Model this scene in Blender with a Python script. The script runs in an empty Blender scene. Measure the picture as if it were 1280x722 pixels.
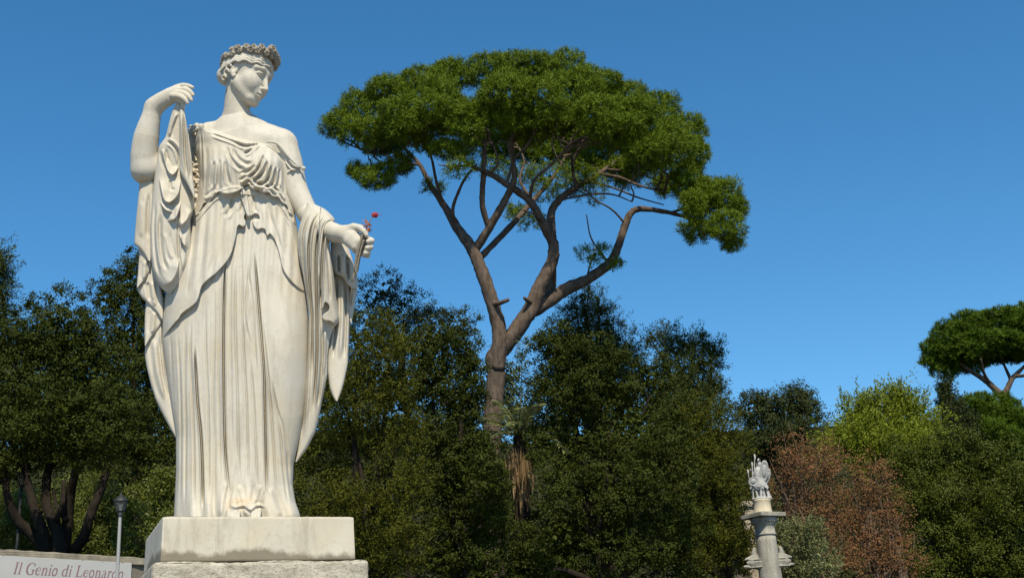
import bpy, math, random
import numpy as np

# ------------------------------------------------------------------ camera
C = bpy.context.scene.collection
SC = bpy.context.scene
W0, H0, FPX = 1280.0, 722.0, 1500.0
PITCH, ROLL = math.radians(18.4), math.radians(3.2)
CAM = np.array([0.0, 0.0, 1.6])
_R0 = np.array([1.0, 0, 0]); _U0 = np.array([0, -math.sin(PITCH), math.cos(PITCH)])
FWD = np.array([0, math.cos(PITCH), math.sin(PITCH)])
RGT = math.cos(ROLL) * _R0 - math.sin(ROLL) * _U0
UPV = math.sin(ROLL) * _R0 + math.cos(ROLL) * _U0
cam_data = bpy.data.cameras.new('camera'); cam = bpy.data.objects.new('camera', cam_data); C.objects.link(cam)
cam_data.sensor_width = 36.0; cam_data.lens = FPX / W0 * 36.0
cam_data.clip_start = 0.1; cam_data.clip_end = 6000.0
from mathutils import Matrix, Vector
cam.matrix_world = Matrix(((RGT[0], UPV[0], -FWD[0], CAM[0]), (RGT[1], UPV[1], -FWD[1], CAM[1]),
                           (RGT[2], UPV[2], -FWD[2], CAM[2]), (0, 0, 0, 1)))
SC.camera = cam

# ------------------------------------------------------------------ sky, sun, exposure
SUN_EL, SUN_AZ = math.radians(51), math.radians(9)      # azimuth: behind the camera, towards its right
world = bpy.data.worlds.new('World'); SC.world = world; world.use_nodes = True
wn = world.node_tree; bg = wn.nodes['Background']
sky = wn.nodes.new('ShaderNodeTexSky'); sky.sky_type = 'NISHITA'; sky.sun_disc = False
sky.sun_elevation = SUN_EL; sky.sun_rotation = math.pi - SUN_AZ
sky.altitude = 50; sky.air_density = 1.0; sky.dust_density = 0.0; sky.ozone_density = 6.0
hs = wn.nodes.new('ShaderNodeHueSaturation'); hs.inputs['Hue'].default_value = 0.491; hs.inputs['Saturation'].default_value = 1.20
wn.links.new(sky.outputs[0], hs.inputs['Color']); wn.links.new(hs.outputs[0], bg.inputs[0]); bg.inputs[1].default_value = 0.122
sd = bpy.data.lights.new('sun', 'SUN'); sd.energy = 5.0; sd.angle = math.radians(0.5); sd.color = (1.0, 0.89, 0.69)
sun = bpy.data.objects.new('sun', sd); C.objects.link(sun)
_sdir = Vector((math.sin(SUN_AZ) * math.cos(SUN_EL), -math.cos(SUN_AZ) * math.cos(SUN_EL), math.sin(SUN_EL)))
sun.rotation_euler = _sdir.to_track_quat('Z', 'Y').to_euler()
SC.view_settings.view_transform = 'Standard'; SC.view_settings.look = 'None'
SC.view_settings.exposure = 0.29; SC.view_settings.gamma = 1.0; SC.view_settings.use_curve_mapping = False

# ------------------------------------------------------------------ helpers: pixels and points
def unproj(u, v, y):
    """points on the vertical plane at distance y that the photograph shows at pixel u, v"""
    u = np.asarray(u, float); v = np.asarray(v, float); y = np.asarray(y, float)
    a = (u - W0 / 2) / FPX; b = (H0 / 2 - v) / FPX
    d = FWD[:, None] + RGT[:, None] * a.reshape(1, -1) + UPV[:, None] * b.reshape(1, -1)
    t = np.broadcast_to(y.reshape(-1), (d.shape[1],)) / d[1]
    return (CAM[:, None] + d * t).T
def at(u, v, y): return unproj([u], [v], [y])[0]
def proj(P):
    q = np.asarray(P, float) - CAM
    z = q @ FWD
    return W0 / 2 + FPX * (q @ RGT) / z, H0 / 2 - FPX * (q @ UPV) / z
def pxm(y, v=361):
    """metres covered by one pixel at distance y"""
    return float(np.linalg.norm(at(641, v, y) - at(640, v, y)))
def interp(pts, x):
    p = np.asarray(pts, float); return np.interp(x, p[:, 0], p[:, 1])
def smooth_poly(pts, n=8):
    P = np.asarray(pts, float)
    if len(P) < 3: 
        t = np.linspace(0, 1, n + 1)[:, None]; return P[0] * (1 - t) + P[-1] * t
    Q = np.vstack([2 * P[0] - P[1], P, 2 * P[-1] - P[-2]]); out = []
    for i in range(1, len(Q) - 2):
        t = np.linspace(0, 1, n, endpoint=False)[:, None]
        a, b, c, d = Q[i - 1], Q[i], Q[i + 1], Q[i + 2]
        out.append(0.5 * (2 * b + (c - a) * t + (2 * a - 5 * b + 4 * c - d) * t**2 + (3 * b - a - 3 * c + d) * t**3))
    out.append(P[-1:]); return np.vstack(out)
def front_frame(u0, u1, v, y0, slope_v):
    a = at(u0, v, y0); best = None
    for s in np.linspace(-0.4, 2.5, 581):                 # the yaw at which the front edge runs level across the photograph
        dirv = np.array([1, s, 0]) / math.hypot(1, s)
        lo_, hi_ = 0.1, 6.0
        for _ in range(40):
            m = (lo_ + hi_) / 2
            if proj((a + dirv * m)[None])[0][0] < u1: lo_ = m
            else: hi_ = m
        e = abs(proj((a + dirv * m)[None])[1][0] - (v + slope_v))
        if best is None or e < best[0]: best = (e, math.atan2(s, 1), m, a)
    return best[1:]
def sstep(a, b, x):
    t = np.clip((x - a) / (b - a), 0, 1); return t * t * (3 - 2 * t)

# ------------------------------------------------------------------ helpers: meshes and objects
def mesh_np(name, V, F, smooth=True, mats=None, midx=None):
    V = np.asarray(V, np.float32); F = np.asarray(F, np.int32); k = F.shape[1]
    me = bpy.data.meshes.new(name)
    me.vertices.add(len(V)); me.vertices.foreach_set('co', V.ravel())
    me.loops.add(F.size); me.loops.foreach_set('vertex_index', F.ravel())
    me.polygons.add(len(F)); me.polygons.foreach_set('loop_start', np.arange(0, F.size, k, dtype=np.int32))
    try: me.polygons.foreach_set('loop_total', np.full(len(F), k, np.int32))
    except Exception: pass
    me.polygons.foreach_set('use_smooth', np.full(len(F), bool(smooth)))
    if midx is not None: me.polygons.foreach_set('material_index', np.asarray(midx, np.int32))
    me.update(calc_edges=True); me.validate()
    return me
def obj(name, V, F, mat, parent=None, smooth=True):
    me = mesh_np(name, V, F, smooth); me.materials.append(mat)
    o = bpy.data.objects.new(name, me); C.objects.link(o)
    if parent is not None:
        o.parent = parent
        loc = np.array(parent.location); p = parent
        while p.parent is not None: p = p.parent; loc = loc + np.array(p.location)
        me.vertices.foreach_set('co', (np.asarray(V, np.float32) - loc.astype(np.float32)).ravel()); me.update()
    return o
def thing(name, label, cat, loc=(0, 0, 0), group=None):
    o = bpy.data.objects.new(name, None); C.objects.link(o); o.location = loc; o.empty_display_size = 0.3
    return tag(o, label, cat, group)
def tag(o, label=None, cat=None, group=None, kind=None):
    if label: o['label'] = label
    if cat: o['category'] = cat
    if group: o['group'] = group
    if kind: o['kind'] = kind
    return o
class MB:
    """collects quads of several shapes into one mesh"""
    def __init__(s): s.V = []; s.F = []; s.n = 0
    def add(s, V, F):
        V = np.asarray(V, float); F = np.asarray(F, int)
        if F.shape[1] == 3: F = np.hstack([F, F[:, 2:3]])
        s.V.append(V); s.F.append(F + s.n); s.n += len(V); return s
    def box(s, lo, hi, rot=0.0, org=(0, 0, 0), bev=0.0):
        x0, y0, z0 = lo; x1, y1, z1 = hi; b = bev
        if b <= 0:
            V = np.array([[x0,y0,z0],[x1,y0,z0],[x1,y1,z0],[x0,y1,z0],[x0,y0,z1],[x1,y0,z1],[x1,y1,z1],[x0,y1,z1]], float)
            F = [[0,3,2,1],[4,5,6,7],[0,1,5,4],[1,2,6,5],[2,3,7,6],[3,0,4,7]]
        else:
            rings = []
            for z, i in ((z0, b), (z0 + b, 0), (z1 - b, 0), (z1, b)):
                for (cx, cy) in ((x0, y0), (x1, y0), (x1, y1), (x0, y1)):
                    sx = 1 if cx == x0 else -1; sy = 1 if cy == y0 else -1
                    q = [[cx + sx * i, cy + sy * (i + b), z], [cx + sx * (i + b), cy + sy * i, z]]
                    if (cx == x1) != (cy == y1): q = q[::-1]
                    rings.extend(q)
            V = np.array(rings); F = []
            for r in range(3):
                for k in range(8): F.append([r*8+k, r*8+(k+1)%8, (r+1)*8+(k+1)%8, (r+1)*8+k])
            for base, fl in ((0, 1), (24, 0)):
                for q in ([0,1,2,3],[0,3,4,7],[7,4,5,6]):
                    F.append([base + t for t in (q[::-1] if fl else q)])
        c, sn = math.cos(rot), math.sin(rot)
        V = np.stack([V[:,0]*c - V[:,1]*sn, V[:,0]*sn + V[:,1]*c, V[:,2]], 1) + np.asarray(org, float)
        return s.add(V, F)
    def lathe(s, prof, org, n=32, axis=None):
        prof = np.asarray(prof, float); m = len(prof); t = np.linspace(0, 2*np.pi, n, endpoint=False)
        V = np.stack([prof[:, :1]*np.cos(t), prof[:, :1]*np.sin(t), np.repeat(prof[:, 1:], n, 1)], -1).reshape(-1, 3)
        if axis is not None:
            q = Vector((0, 0, 1)).rotation_difference(Vector(axis)).to_matrix(); V = V @ np.array(q).T
        return s.add(V + np.asarray(org, float), grid_faces(m, n, True))
    def tube(s, P, R, n=10, sub=6, seed=0, bump=0.0):
        P = smooth_poly(P, sub); R = np.interp(np.linspace(0, 1, len(P)), np.linspace(0, 1, len(R)), R)
        T = np.gradient(P, axis=0); T /= np.linalg.norm(T, axis=1, keepdims=True) + 1e-9
        ref = np.array([0.31, 0.83, 0.46]); A = np.cross(T, ref); A /= np.linalg.norm(A, axis=1, keepdims=True) + 1e-9; B = np.cross(T, A)
        t = np.linspace(0, 2*np.pi, n, endpoint=False); rg = np.random.default_rng(seed)
        RR = R[:, None] * (1 + bump * rg.normal(size=(len(P), n)))
        V = P[:, None] + RR[..., None] * (A[:, None]*np.cos(t)[None, :, None] + B[:, None]*np.sin(t)[None, :, None])
        V = np.concatenate([V.reshape(-1, 3), P[:1], P[-1:]]); m = len(P)
        F = grid_faces(m, n, True).tolist()
        for k in range(n):
            F.append([m*n, (k+1) % n, k, k]); F.append([m*n+1, (m-1)*n+k, (m-1)*n+(k+1) % n, (m-1)*n+(k+1) % n])
        return s.add(V, F)
    def get(s): return np.vstack(s.V), np.vstack(s.F)
    def build(s, name, mat, parent=None, smooth=True):
        V, F = s.get(); tri = F[:, 2] == F[:, 3]
        if tri.any():
            F = np.vstack([F[~tri][:, [0, 1, 2]], F[~tri][:, [0, 2, 3]], F[tri][:, :3]])
        return obj(name, V, F, mat, parent, smooth)
def grid_faces(m, n, wrap=False):
    i = np.arange(m - 1)[:, None]; k = np.arange(n if wrap else n - 1)[None, :]; k2 = (k + 1) % n
    return np.stack(np.broadcast_arrays(i*n + k, i*n + k2, (i+1)*n + k2, (i+1)*n + k), -1).reshape(-1, 4)

# ------------------------------------------------------------------ helpers: signed distance sculpting
class Sculpt:
    def __init__(s, lo, hi, h):
        lo, hi = np.minimum(lo, hi), np.maximum(lo, hi); s.lo = np.asarray(lo, float); s.h = h; s.n = np.ceil((np.asarray(hi, float) - s.lo) / h).astype(int) + 1
        s.D = np.full(s.n, 0.3, np.float32)
    def _box(s, lo, hi):
        a = np.clip(np.floor((np.asarray(lo) - s.lo) / s.h).astype(int), 0, s.n); b = np.clip(np.ceil((np.asarray(hi) - s.lo) / s.h).astype(int) + 1, 0, s.n)
        sl = tuple(slice(i, j) for i, j in zip(a, b))
        g = [s.lo[i] + s.h * np.arange(a[i], b[i]) for i in range(3)]
        return sl, g[0][:, None, None], g[1][None, :, None], g[2][None, None, :]
    def _mix(s, sl, d, k, mode):
        o = s.D[sl]
        if d.size == 0: return
        d = d.astype(np.float32)
        if mode == 'add':
            h = np.clip(k - np.abs(o - d), 0, None) / k if k > 0 else 0
            s.D[sl] = np.minimum(o, d) - h * h * k * 0.25
        else:
            d = -d; h = np.clip(k - np.abs(o - d), 0, None) / k if k > 0 else 0
            s.D[sl] = np.maximum(o, d) + h * h * k * 0.25
    def cone(s, a, b, ra, rb, k=0.02, mode='add'):
        s.chain([a, b], [ra, rb], k, mode)
    def chain(s, P, R, k=0.02, mode='add', sub=0):
        P = np.asarray(P, float); R = np.asarray(R, float)
        if sub:
            n0 = len(P); P = smooth_poly(P, sub)
            R = np.interp(np.linspace(0, 1, len(P)), np.linspace(0, 1, n0), R)
        m = R.max() + k + 4 * s.h; sl, X, Y, Z = s._box(P.min(0) - m, P.max(0) + m); d = None
        for a, b, ra, rb in zip(P[:-1], P[1:], R[:-1], R[1:]):
            ab = b - a; L2 = ab @ ab + 1e-12
            t = np.clip(((X - a[0])*ab[0] + (Y - a[1])*ab[1] + (Z - a[2])*ab[2]) / L2, 0, 1)
            e = np.sqrt((X - a[0] - t*ab[0])**2 + (Y - a[1] - t*ab[1])**2 + (Z - a[2] - t*ab[2])**2) - (ra + (rb - ra) * t)
            d = e if d is None else np.minimum(d, e)
        s._mix(sl, d, k, mode)
    def ell(s, c, r, M=None, k=0.02, mode='add'):
        c = np.asarray(c, float); r = np.asarray(r, float); m = r.max() + k + 4 * s.h
        sl, X, Y, Z = s._box(c - m, c + m)
        q = np.stack(np.broadcast_arrays(X - c[0], Y - c[1], Z - c[2]), -1)
        if M is not None: q = q @ M            # columns of M are the ellipsoid's axes
        k0 = np.sqrt(((q / r)**2).sum(-1)); k1 = np.sqrt(((q / r**2)**2).sum(-1)) + 1e-9
        s._mix(sl, k0 * (k0 - 1) / k1, k, mode)
    def mesh(s):
        D = s.D; n = D.shape; ins = D < 0
        acc = np.zeros((n[0]-1, n[1]-1, n[2]-1, 3), np.float32); cnt = np.zeros((n[0]-1, n[1]-1, n[2]-1), np.float32)
        def cs(o): return tuple(slice(o[i], n[i]-1+o[i]) for i in range(3))
        corners = [(i, j, k) for i in (0, 1) for j in (0, 1) for k in (0, 1)]
        for c in corners:
            for ax in range(3):
                if c[ax]: continue
                c2 = list(c); c2[ax] = 1; a = D[cs(c)]; b = D[cs(c2)]
                m = (a < 0) != (b < 0)
                idx = np.nonzero(m); t = a[idx] / (a[idx] - b[idx])
                p = np.tile(np.array(c, np.float32), (len(t), 1)); p[:, ax] += t
                acc[idx] += p; cnt[idx] += 1
        cell = np.nonzero(cnt > 0); V = acc[cell] / cnt[cell][:, None] + np.stack(cell, -1)
        ids = np.full(cnt.shape, -1, np.int64); ids[cell] = np.arange(len(V)); F = []
        for ax in range(3):
            b1, b2 = [(1, 2), (2, 0), (0, 1)][ax]
            sl0 = [slice(1, n[i]-1) for i in range(3)]; sl0[ax] = slice(0, n[ax]-1)
            sl1 = list(sl0); sl1[ax] = slice(1, n[ax])
            a = ins[tuple(sl0)]; b = ins[tuple(sl1)]
            for m, flip in ((a & ~b, False), (~a & b, True)):
                e = np.stack(np.nonzero(m), -1)
                if not len(e): continue
                for i in range(3):
                    if i != ax: e[:, i] += 1
                q = []
                for d1, d2 in ((0, 0), (-1, 0), (-1, -1), (0, -1)):
                    f = e.copy(); f[:, b1] += d1; f[:, b2] += d2; q.append(ids[f[:, 0], f[:, 1], f[:, 2]])
                q = np.stack(q, -1); F.append(q[:, ::-1] if flip else q)
        return s.lo + V * s.h, np.vstack(F)
def relax(V, F, it=1, lam=0.5):
    V = V.copy(); E = np.vstack([F[:, [0, 1]], F[:, [1, 2]], F[:, [2, 3]], F[:, [3, 0]]])
    for _ in range(it):
        S = np.zeros_like(V); N = np.zeros(len(V))
        for k in range(3):
            S[:, k] = np.bincount(E[:, 0], V[E[:, 1], k], len(V)) + np.bincount(E[:, 1], V[E[:, 0], k], len(V))
        N = np.bincount(E[:, 0], minlength=len(V)) + np.bincount(E[:, 1], minlength=len(V))
        V += lam * (S / np.maximum(N, 1)[:, None] - V)
    return V

# ------------------------------------------------------------------ helpers: procedural materials
class Mat:
    def __init__(s, name, rough=0.8, spec=0.3):
        s.m = bpy.data.materials.new(name); s.m.use_nodes = True; s.t = s.m.node_tree
        s.b = s.t.nodes['Principled BSDF']; s.b.inputs['Roughness'].default_value = rough; s.b.inputs['Specular IOR Level'].default_value = spec
        s.pos = s.node('ShaderNodeNewGeometry').outputs['Position']
    def node(s, t, **kw):
        n = s.t.nodes.new(t)
        for k, v in kw.items(): setattr(n, k, v)
        return n
    def link(s, a, b): s.t.links.new(a, b); return s
    def noise(s, scale, detail=5, rough=0.6, stretch=None):
        n = s.node('ShaderNodeTexNoise'); n.inputs['Scale'].default_value = scale; n.inputs['Detail'].default_value = detail; n.inputs['Roughness'].default_value = rough
        src = s.pos
        if stretch is not None:
            v = s.node('ShaderNodeVectorMath', operation='MULTIPLY'); v.inputs[1].default_value = stretch; s.link(src, v.inputs[0]); src = v.outputs[0]
        s.link(src, n.inputs['Vector']); return n.outputs['Fac']
    def ramp(s, fac, stops):
        r = s.node('ShaderNodeValToRGB'); e = r.color_ramp.elements
        while len(e) < len(stops): e.new(0.5)
        for i, (p, c) in enumerate(stops):
            e[i].position = p; e[i].color = (tuple(c) if not np.isscalar(c) else (c,)*3) + (1,)
        s.link(fac, r.inputs[0]); return r.outputs[0]
    def mix(s, fac, a, b, mode='MIX'):
        n = s.node('ShaderNodeMix', data_type='RGBA', blend_type=mode)
        for k, v in ((0, fac), (6, a), (7, b)):
            if isinstance(v, (int, float)): n.inputs[k].default_value = v
            elif isinstance(v, tuple): n.inputs[k].default_value = v + (1,)
            else: s.link(v, n.inputs[k])
        return n.outputs[2]
    def math(s, op, a, b=None):
        n = s.node('ShaderNodeMath', operation=op)
        for i, v in enumerate((a, b)):
            if v is None: continue
            if isinstance(v, (int, float)): n.inputs[i].default_value = v
            else: s.link(v, n.inputs[i])
        return n.outputs[0]
    def color(s, c):
        if isinstance(c, tuple): s.b.inputs['Base Color'].default_value = c + (1,)
        else: s.link(c, s.b.inputs['Base Color'])
        return s
    def bump(s, h, strength=0.3, dist=0.01):
        n = s.node('ShaderNodeBump'); n.inputs['Strength'].default_value = strength; n.inputs['Distance'].default_value = dist
        s.link(h, n.inputs['Height']); s.link(n.outputs[0], s.b.inputs['Normal']); return s
# ------------------------------------------------------------------ materials
def marble(name, base, dirt, amount=0.35, bump=0.25):
    m = Mat(name, 0.75, 0.25)
    n1 = m.noise(3.0, 6, 0.65); n2 = m.noise(26, 5, 0.7); n3 = m.noise(9, 6, 0.7, (1, 1, 0.18))
    c = m.mix(m.ramp(n1, [(0.42, 0.0), (0.72, 1.0)]), base, tuple(x * f for x, f in zip(base, (0.93, 0.88, 0.78))))
    c = m.mix(m.math('MULTIPLY', m.ramp(n3, [(0.5, 0.0), (0.75, 1.0)]), amount), c, dirt)
    c = m.mix(m.math('MULTIPLY', m.ramp(n2, [(0.55, 0.0), (0.8, 1.0)]), amount * 0.7), c, dirt)
    m.bump(m.math('ADD', m.math('MULTIPLY', m.noise(60, 6, 0.7), 0.7), n2), bump, 0.006)
    return m, c
def stain(m, c, centre, size, col, amt, freq=14):
    """a patch of dirt with its own ragged shape on the stone"""
    v = m.node('ShaderNodeVectorMath', operation='SUBTRACT'); v.inputs[1].default_value = tuple(centre); m.link(m.pos, v.inputs[0])
    v2 = m.node('ShaderNodeVectorMath', operation='DIVIDE'); v2.inputs[1].default_value = tuple(size); m.link(v.outputs[0], v2.inputs[0])
    l = m.node('ShaderNodeVectorMath', operation='LENGTH'); m.link(v2.outputs[0], l.inputs[0])
    d = m.math('ADD', l.outputs['Value'], m.math('MULTIPLY', m.noise(freq, 6, 0.7), 0.9))
    return m.mix(m.math('MULTIPLY', m.ramp(d, [(0.75, 1.0), (1.35, 0.0)]), amt), c, col)

def leaf_mat(name, cols, rough=0.5, trans=0.3, spec=0.35):
    m = Mat(name, rough, spec)
    g = m.node('ShaderNodeNewGeometry'); r = g.outputs['Random Per Island']
    c = m.ramp(r, [(i / (len(cols) - 1), col) for i, col in enumerate(cols)])
    n = m.noise(0.55, 3, 0.6); c = m.mix(m.ramp(n, [(0.38, 0.0), (0.66, 0.55)]), c, cols[-1])
    m.color(c)
    t = m.node('ShaderNodeBsdfTranslucent'); tc = m.mix(0.5, c, tuple(min(1, x * 1.5) for x in cols[-1])); m.link(tc, t.inputs['Color'])
    mx = m.node('ShaderNodeMixShader'); mx.inputs[0].default_value = trans
    m.link(m.b.outputs[0], mx.inputs[1]).link(t.outputs[0], mx.inputs[2])
    m.link(mx.outputs[0], m.t.nodes['Material Output'].inputs['Surface'])
    return m.m
def bark_mat(name, a, b, scale=9):
    m = Mat(name, 0.95, 0.1)
    n = m.noise(scale, 7, 0.7, (1, 1, 0.3)); n2 = m.noise(scale * 0.3, 4, 0.6)
    c = m.mix(m.ramp(n, [(0.35, 0.0), (0.65, 1.0)]), a, b); c = m.mix(m.ramp(n2, [(0.4, 0.0), (0.7, 0.5)]), c, tuple(x * 0.55 for x in a))
    m.color(c); m.bump(n, 0.9, 0.05); return m.m
def plain_mat(name, col, rough=0.7, spec=0.3, var=0.25, scale=8, metal=0.0):
    m = Mat(name, rough, spec); n = m.noise(scale, 5, 0.65)
    m.color(m.mix(m.ramp(n, [(0.35, 0.0), (0.7, 1.0)]), col, tuple(x * (1 - var) for x in col)))
    m.b.inputs['Metallic'].default_value = metal; m.bump(n, 0.2, 0.01); return m.m
# ------------------------------------------------------------------ ground, terrace and hillside
gm = Mat('paving', 0.9, 0.2)
gm.color(gm.mix(gm.ramp(gm.noise(1.4, 6, 0.7), [(0.35, 0.0), (0.7, 1.0)]), (0.17, 0.155, 0.135), (0.235, 0.22, 0.195)))
_n = 240; _x = np.linspace(-1, 1, _n); _gx = np.sign(_x) * (np.abs(_x) ** 2.6) * 3000
WYAW, WSEG, WA = front_frame(0, 181, 686, 35.0, 11.0); WTAN = math.tan(WYAW)      # the terrace wall's line
def wall_y(x): return WA[1] + (np.asarray(x, float) - WA[0]) * WTAN
def ground_z(x, y):
    x = np.asarray(x, float); y = np.asarray(y, float)
    left = 1 - sstep(-9.5, -5.0, x); t = sstep(37.5, 45, y)
    z = t * (3.0 + (y - 45).clip(0, 60) * 0.02) * (1 - left) + left * np.where(y > wall_y(np.minimum(x, -9.5)) + .25, WA[2] - .45 + (y - 38.6).clip(0, 60) * 0.03, 0)
    return z + 34 * sstep(112, 190, y) * (1 - sstep(260, 600, y))
def sheet(name, xs, ys, zf, mat, kind):
    X, Y = np.meshgrid(xs, ys, indexing='ij'); V = np.stack([X, Y, zf(X, Y)], -1).reshape(-1, 3)
    o = obj(name, V, grid_faces(len(xs), len(ys)), mat, None, True); return tag(o, kind=kind)
sheet('ground', np.concatenate([[-3000, -400], np.linspace(-60, 60, 41), [400, 3000]]), np.concatenate([[-3000, -300, -40], np.linspace(0, 36, 10), [300, 3000]]), lambda x, y: 0*x, gm.m, 'structure')
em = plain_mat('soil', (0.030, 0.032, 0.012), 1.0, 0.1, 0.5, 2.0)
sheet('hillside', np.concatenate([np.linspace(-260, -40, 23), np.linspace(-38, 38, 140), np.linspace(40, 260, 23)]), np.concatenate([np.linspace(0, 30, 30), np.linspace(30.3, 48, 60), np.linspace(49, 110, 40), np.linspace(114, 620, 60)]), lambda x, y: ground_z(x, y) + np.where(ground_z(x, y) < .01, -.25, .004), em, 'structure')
# ------------------------------------------------------------------ trees
def rnd_dirs(rg, n):
    d = rg.normal(size=(n, 3)); return d / np.linalg.norm(d, axis=1, keepdims=True)
def blades(rg, P, A, L, Wd, N=None, tilt=0.32):
    """rhombic leaves at P along A; with N their flat faces look along N, give or take tilt"""
    n = len(P)
    if N is None: N = rnd_dirs(rg, n)
    else: N = N + rg.normal(size=(n, 3)) * tilt
    B_ = np.cross(A, N); B_ /= np.linalg.norm(B_, axis=1, keepdims=True) + 1e-9
    L = np.broadcast_to(L, (n,))[:, None]; Wd = np.broadcast_to(Wd, (n,))[:, None]; m = P + A * L * 0.45
    V = np.stack([P, m + B_ * Wd * .5, P + A * L, m - B_ * Wd * .5], 1).reshape(-1, 3)
    return V, np.arange(4 * n).reshape(-1, 4)
def lumps(rg, lobes, y, sub, heart=.60, fr=(.30, .44), spread=.76):
    """break every lobe into a heart and smaller lumps sitting on its outside"""
    if not sub: return lobes
    out = []
    for lb in lobes:
        u, v, ru, rv = lb[:4]; dy = (lb[4] if len(lb) > 4 else 0.0) + rg.normal() * .5; ry = ru * pxm(y, v) * .8
        out.append((u, v, ru * heart, rv * heart, dy))
        for j in range(sub):
            a = (j + rg.uniform(-.35, .35)) * 2 * math.pi / sub + u; e = rg.uniform(-.1, 1.0); q = math.sqrt(max(0, 1 - e*e * .85)) * spread; f = rg.uniform(*fr)
            out.append((u + ru * math.cos(a) * q, v + rv * math.sin(a) * q, ru * f, rv * f * rg.uniform(.8, 1.05), dy - ry * e * .62))
    return out
def lobe_points(rg, lobes, y, dens, shell=(0.74, 1.03), depth=0.8, low=1.0, back=0.45, sub=9, heart=.52, fr=(.27, .40), spread=.84):
    """clump centres over the lobes of a crown, with outward directions"""
    P, N, S_ = [], [], []
    for lb in lumps(rg, lobes, y, sub, heart, fr, spread):
        u, v, ru, rv = lb[:4]; dy = lb[4] if len(lb) > 4 else 0.0; yy = y + dy; c = at(u, v, yy); k = pxm(yy, v)
        r = np.array([ru * k, ru * k * depth, rv * k]); area = 4 * np.pi * ((((r[0]*r[1])**1.6 + (r[0]*r[2])**1.6 + (r[1]*r[2])**1.6) / 3) ** (1/1.6))
        n = max(6, int(area * dens)); d = rnd_dirs(rg, n)
        keep = (rg.random(n) < np.where(d[:, 1] > 0.35, back, 1.0)) & (rg.random(n) < np.where(d[:, 2] < -0.35, low, 1.0)); d = d[keep]; n = len(d)
        f = rg.uniform(*shell, size=n)[:, None] * (1 + 0.10 * np.sin(d[:, :1]*5 + u) * np.sin(d[:, 2:]*6 + v))
        P.append(c + d * r * f); q = d / r; N.append(q / np.linalg.norm(q, axis=1, keepdims=True)); S_.append(np.full(n, min(r)))
    return np.vstack(P), np.vstack(N), np.concatenate(S_)
def crown_core(rg, lobes, y, size, dens, depth=0.8):
    P, N, s = lobe_points(rg, [(l[0], l[1], l[2]*.52, l[3]*.52) + tuple(l[4:5]) for l in lobes], y, dens, (0.4, 1.0), depth, sub=0)
    A = rnd_dirs(rg, len(P)); return blades(rg, P - A * size * .5, A, size, size * .8)
def crown_broad(seed, lobes, y, dens=7.0, rc=0.20, nl=46, L=0.105, Wd=0.062, depth=0.8, core=10.0, up=0.45, shell=(0.84, 1.04), **kw):
    rg = np.random.default_rng(seed); P, N, s = lobe_points(rg, lobes, y, dens, shell, depth, **kw)
    n = len(P); rcs = rc * rg.uniform(.5, 1.4, n); o = rg.normal(size=(n, nl, 3)) * np.array([.6, .6, .45]); o += N[:, None] * .25
    Q = P[:, None] + o * rcs[:, None, None]; NN = N[:, None] * 1.1 + o * .55 + np.array([0, 0, up])
    A = rg.normal(size=(n, nl, 3)) + N[:, None] * .3; A /= np.linalg.norm(A, axis=-1, keepdims=True); m = n * nl
    b = MB(); b.add(*blades(rg, Q.reshape(-1, 3), A.reshape(-1, 3), L * rg.uniform(.6, 1.3, m), Wd * rg.uniform(.7, 1.2, m), NN.reshape(-1, 3)))
    if core: b.add(*crown_core(rg, lobes, y, 0.26, core * 1.7, depth))
    return b
def crown_spray(seed, lobes, y, dens=7.0, length=0.8, nl=52, L=0.115, Wd=0.045, rise=0.8, depth=0.8, core=10.0, droop=0.0, fat=.19, shell=(0.78, 1.04), **kw):
    """pointed sprays: little leaves set along an upward, outward shoot (cypress, young ash)"""
    rg = np.random.default_rng(seed); P, N, s = lobe_points(rg, lobes, y, dens, shell, depth, **kw); n = len(P)
    D = N * 1.0 + np.array([0, 0, rise]) + rg.normal(size=N.shape) * .35; D /= np.linalg.norm(D, axis=1, keepdims=True)
    ln = length * rg.uniform(.5, 1.3, n); t = rg.uniform(-.35, 1, (n, nl)); wdt = (1 - np.abs(t - .2) * .75).clip(.12); o = rg.normal(size=(n, nl, 3))
    Q = P[:, None] + D[:, None] * (t * ln[:, None])[..., None] + o * (wdt * ln[:, None] * fat)[..., None]; Q[..., 2] -= droop * (t.clip(0) ** 2) * ln[:, None]
    A = D[:, None] * .8 + rg.normal(size=(n, nl, 3)) * .55; A /= np.linalg.norm(A, axis=-1, keepdims=True); m = n * nl; NN = N[:, None] * 1.0 + o * .6 + np.array([0, 0, .3])
    b = MB(); b.add(*blades(rg, Q.reshape(-1, 3), A.reshape(-1, 3), L * rg.uniform(.6, 1.3, m), Wd * rg.uniform(.7, 1.2, m), NN.reshape(-1, 3)))
    if core: b.add(*crown_core(rg, lobes, y, 0.26, core * 1.7, depth))
    return b
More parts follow.
